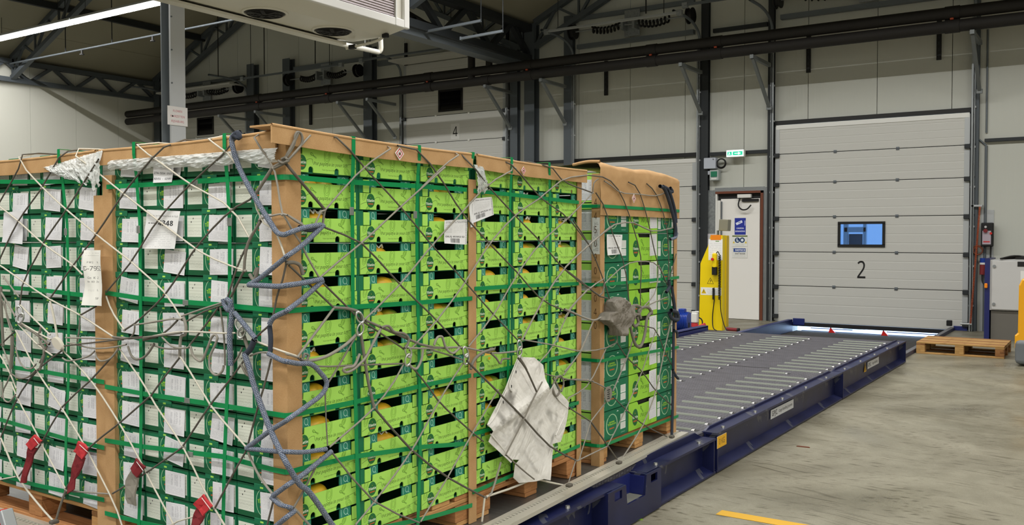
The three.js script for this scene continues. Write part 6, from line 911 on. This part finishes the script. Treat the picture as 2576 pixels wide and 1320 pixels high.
// far mixed stack
c('d', [1472, 440, 1529, 450, 1559, 483, 1589, 559, 1613, 655, 1611, 720, 1611, 770], {}); c('d', [1499, 485, 1521, 521, 1540, 584, 1570, 665, 1584, 772]); c('d', [1581, 458, 1603, 472, 1627, 543, 1654, 660, 1674, 704, 1679, 718]); c('d', [1627, 462, 1649, 485, 1676, 567, 1682, 640, 1682, 687, 1679, 718]);
c('g', [1520, 455, 1540, 468, 1559, 483, 1605, 488, 1652, 492, 1676, 483]); c('g', [1521, 584, 1537, 569, 1589, 559, 1641, 581, 1701, 571], { r: 0.006 }); c('g', [1521, 713, 1570, 668, 1611, 657, 1657, 668, 1674, 704]); c('d', [1420, 676, 1482, 724, 1507, 744, 1529, 750], { r: 0.006 }); c('d', [1442, 554, 1482, 616, 1521, 712, 1537, 763]); c('g', [1482, 724, 1433, 777, 1420, 800]); c('g', [1657, 668, 1655, 700, 1648, 735, 1616, 775]); c('d', [1701, 638, 1690, 680, 1679, 715]); c('d', [1679, 723, 1690, 750, 1696, 790]); c('g', [1679, 747, 1650, 758, 1622, 772]); c('m', [1491, 485, 1494, 460, 1505, 450]); c('m', [1520, 714, 1516, 735, 1506, 744], { smooth: 1, r: 0.006 });
c('g', [1420, 777, 1493, 805, 1508, 800, 1521, 791, 1535, 770], { smooth: 1, r: 0.007 }); c('g', [1493, 805, 1462, 882, 1420, 934]); c('d', [1552, 861, 1577, 899, 1615, 934, 1650, 983, 1692, 1021]); c('g', [1420, 955, 1479, 955, 1525, 976]); c('d', [1542, 997, 1577, 1032, 1618, 1067, 1678, 1098]); c('g', [1524, 1011, 1486, 1060]); c('d', [1486, 1060, 1528, 1119, 1556, 1161], { r: 0.006 }); c('g', [1528, 1122, 1573, 1032, 1615, 934, 1650, 830]); c('g', [1559, 1161, 1587, 1119, 1618, 1067, 1650, 983, 1671, 882, 1690, 800], { r: 0.006 }); c('g', [1601, 830, 1577, 899, 1542, 983], { r: 0.006 }); c('d', [1608, 819, 1650, 830, 1671, 882, 1695, 927]); c('g', [1552, 838, 1553, 861]);
// hooks and rings
const ringG = new THREE.TorusGeometry(0.019, 0.005, 8, 20), links = [[905, 798, 0.5], [906, 828, -0.3], [1027, 885, 0.4], [1026, 905, -0.2], [1171, 885, 0.3], [1173, 903, -0.2], [1307, 868, 0.2], [1307, 884, -0.2], [50, 783, 0.3], [52, 800, -0.4], [602, 818, 0.4], [608, 835, -0.4]];
for (const [px, py, a] of links) { const p = onLoad(px, py, 0.012), r = mesh('net_hook', ringG, M.chrome, net); r.position.copy(p); r.scale.set(0.62, 1.1, 1); r.rotation.set(0, px < edgePx ? 0.5 : 1.2, a); }
{ const p = onLoad(145, 864, 0.02), r = mesh('net_ring', new THREE.CylinderGeometry(0.032, 0.036, 0.012, 18).rotateX(Math.PI / 2).scale(1.15, 0.6, 1), M.cordLight, net); r.position.copy(p); r.rotation.z = -0.45; }
const knotG = new THREE.SphereGeometry(0.0062, 8, 6);
for (const [px, py] of [[688, 423], [638, 491], [654, 552], [617, 681], [583, 527], [479, 463], [567, 382], [383, 395], [459, 804], [622, 1128], [529, 1018], [460, 1123], [379, 997], [300, 1064], [228, 956], [155, 1025], [452, 897], [313, 830], [298, 877], [94, 931], [44, 1000], [104, 1115], [165, 1231], [46, 556], [167, 527], [104, 474], [711, 540], [721, 658], [690, 1248], [540, 1279], [817, 528], [916, 420], [1008, 520], [909, 611], [1098, 434], [1087, 617], [1162, 534], [1228, 464], [1296, 542], [1296, 423], [1361, 496], [1361, 608], [1431, 547], [1414, 453], [1170, 710], [1099, 805], [1242, 791], [1303, 687], [1364, 755], [1431, 784], [1393, 868], [749, 897], [841, 773], [941, 1025], [1036, 1132], [1104, 1009], [1189, 1088], [1126, 1200], [943, 1261], [1219, 1250], [1448, 1158], [1415, 1012], [1482, 616], [1491, 485], [1482, 724], [1521, 712], [1493, 805], [1462, 882], [1479, 955], [1486, 1060], [1528, 1120], [1577, 899], [1615, 934], [1650, 983], [1679, 718], [1559, 483], [1589, 559], [1641, 581], [1611, 657], [1657, 668], [1618, 1067], [1577, 1032]]) { const k = mesh('net_knot', knotG, M.cordGrey, net); k.position.copy(onLoad(px, py)); k.scale.set(1, 0.8, 1); }
for (const [px, py] of [[136, 1312], [1432, 1220], [1557, 1163], [1690, 1098]]) { const p = px < 300 ? onZ(px, py, -2.03) : onX(px, py, -2.1), f = mesh('net_fitting', rbx(0.026, 0.016, 0.034, 0.006), M.cordDark, net); f.position.set(p.x, Math.max(p.y, 0.292), p.z); }

// ---------- blue and grey lacing rope round the corner ----------
{
  const t = thing('lacing_rope', 'thick blue and grey woven rope lacing the net in zigzags across the corner post', 'rope');
  const w = (q, o = 0.014, r = 0.0088, m = M.lacing) => mesh('rope_run', tube(pathPts(q, o), r, q.length * 3, 8), m, t);
  w([604, 333, 590, 338, 583, 348, 585, 368, 600, 417, 629, 475, 660, 528, 682, 562, 699, 586, 716, 590, 760, 574, 807, 565], 0.012);
  w([814, 566, 761, 616, 720, 646, 709, 655, 646, 705, 627, 715], 0.012); w([625, 716, 660, 718, 704, 720, 760, 712, 800, 704, 811, 703], 0.016); w([812, 706, 760, 752, 720, 783, 687, 800, 678, 815], 0.014);
  w([678, 818, 681, 850, 680, 884], 0.006, 0.008, M.lacingDark); w([675, 889, 711, 907, 750, 914, 783, 916, 805, 936, 822, 962, 813, 987, 770, 1022, 720, 1058, 684, 1080, 624, 1124], 0.012, 0.0085);
  w([619, 1127, 695, 1135, 760, 1137, 821, 1129], 0.012, 0.008); w([834, 1135, 753, 1200, 720, 1222, 687, 1246], 0.012); w([682, 1250, 703, 1268, 734, 1277], 0.012, 0.0075); w([742, 1284, 701, 1317, 680, 1335], 0.012);
  w([578, 754, 583, 785, 578, 846, 580, 919], 0.014, 0.0095); w([590, 786, 643, 851], 0.014, 0.0085); w([640, 855, 628, 880, 615, 892], 0.012, 0.01, M.lacingDark); w([615, 890, 629, 931, 636, 960, 655, 1015, 687, 1096, 725, 1172, 755, 1219, 774, 1233, 836, 1320, 850, 1340], 0.018, 0.0095);
  w([562, 752, 566, 768, 576, 780, 580, 760, 570, 752], 0.018, 0.009); w([590, 340, 602, 346, 598, 334, 586, 344], 0.018, 0.009, M.lacingDark); w([752, 572, 780, 578, 808, 568], 0.006, 0.008, M.lacingDark);
  const d = (q, o, r) => w(q, o, r, M.lacingDark); d([1660, 468, 1671, 474, 1690, 529, 1700, 581, 1697, 600], 0.016, 0.011); d([1668, 468, 1682, 478, 1698, 530, 1701, 560], 0.02, 0.009); w([1686, 602, 1700, 596, 1703, 586], 0.02, 0.009); d([1690, 720, 1697, 770, 1700, 810], 0.014, 0.009); d([1695, 805, 1692, 1021, 1690, 1094], 0.01, 0.009); d([1688, 780, 1704, 788, 1706, 802, 1690, 800, 1684, 786], 0.022, 0.012); d([1695, 830, 1703, 836, 1704, 850], 0.02, 0.008); d([1680, 480, 1692, 482, 1686, 472], 0.02, 0.009); d([1676, 735, 1684, 720, 1682, 705], 0.016, 0.01); d([1692, 930, 1700, 945, 1706, 952], 0.016, 0.008);
}
renderer.render(scene, camera);
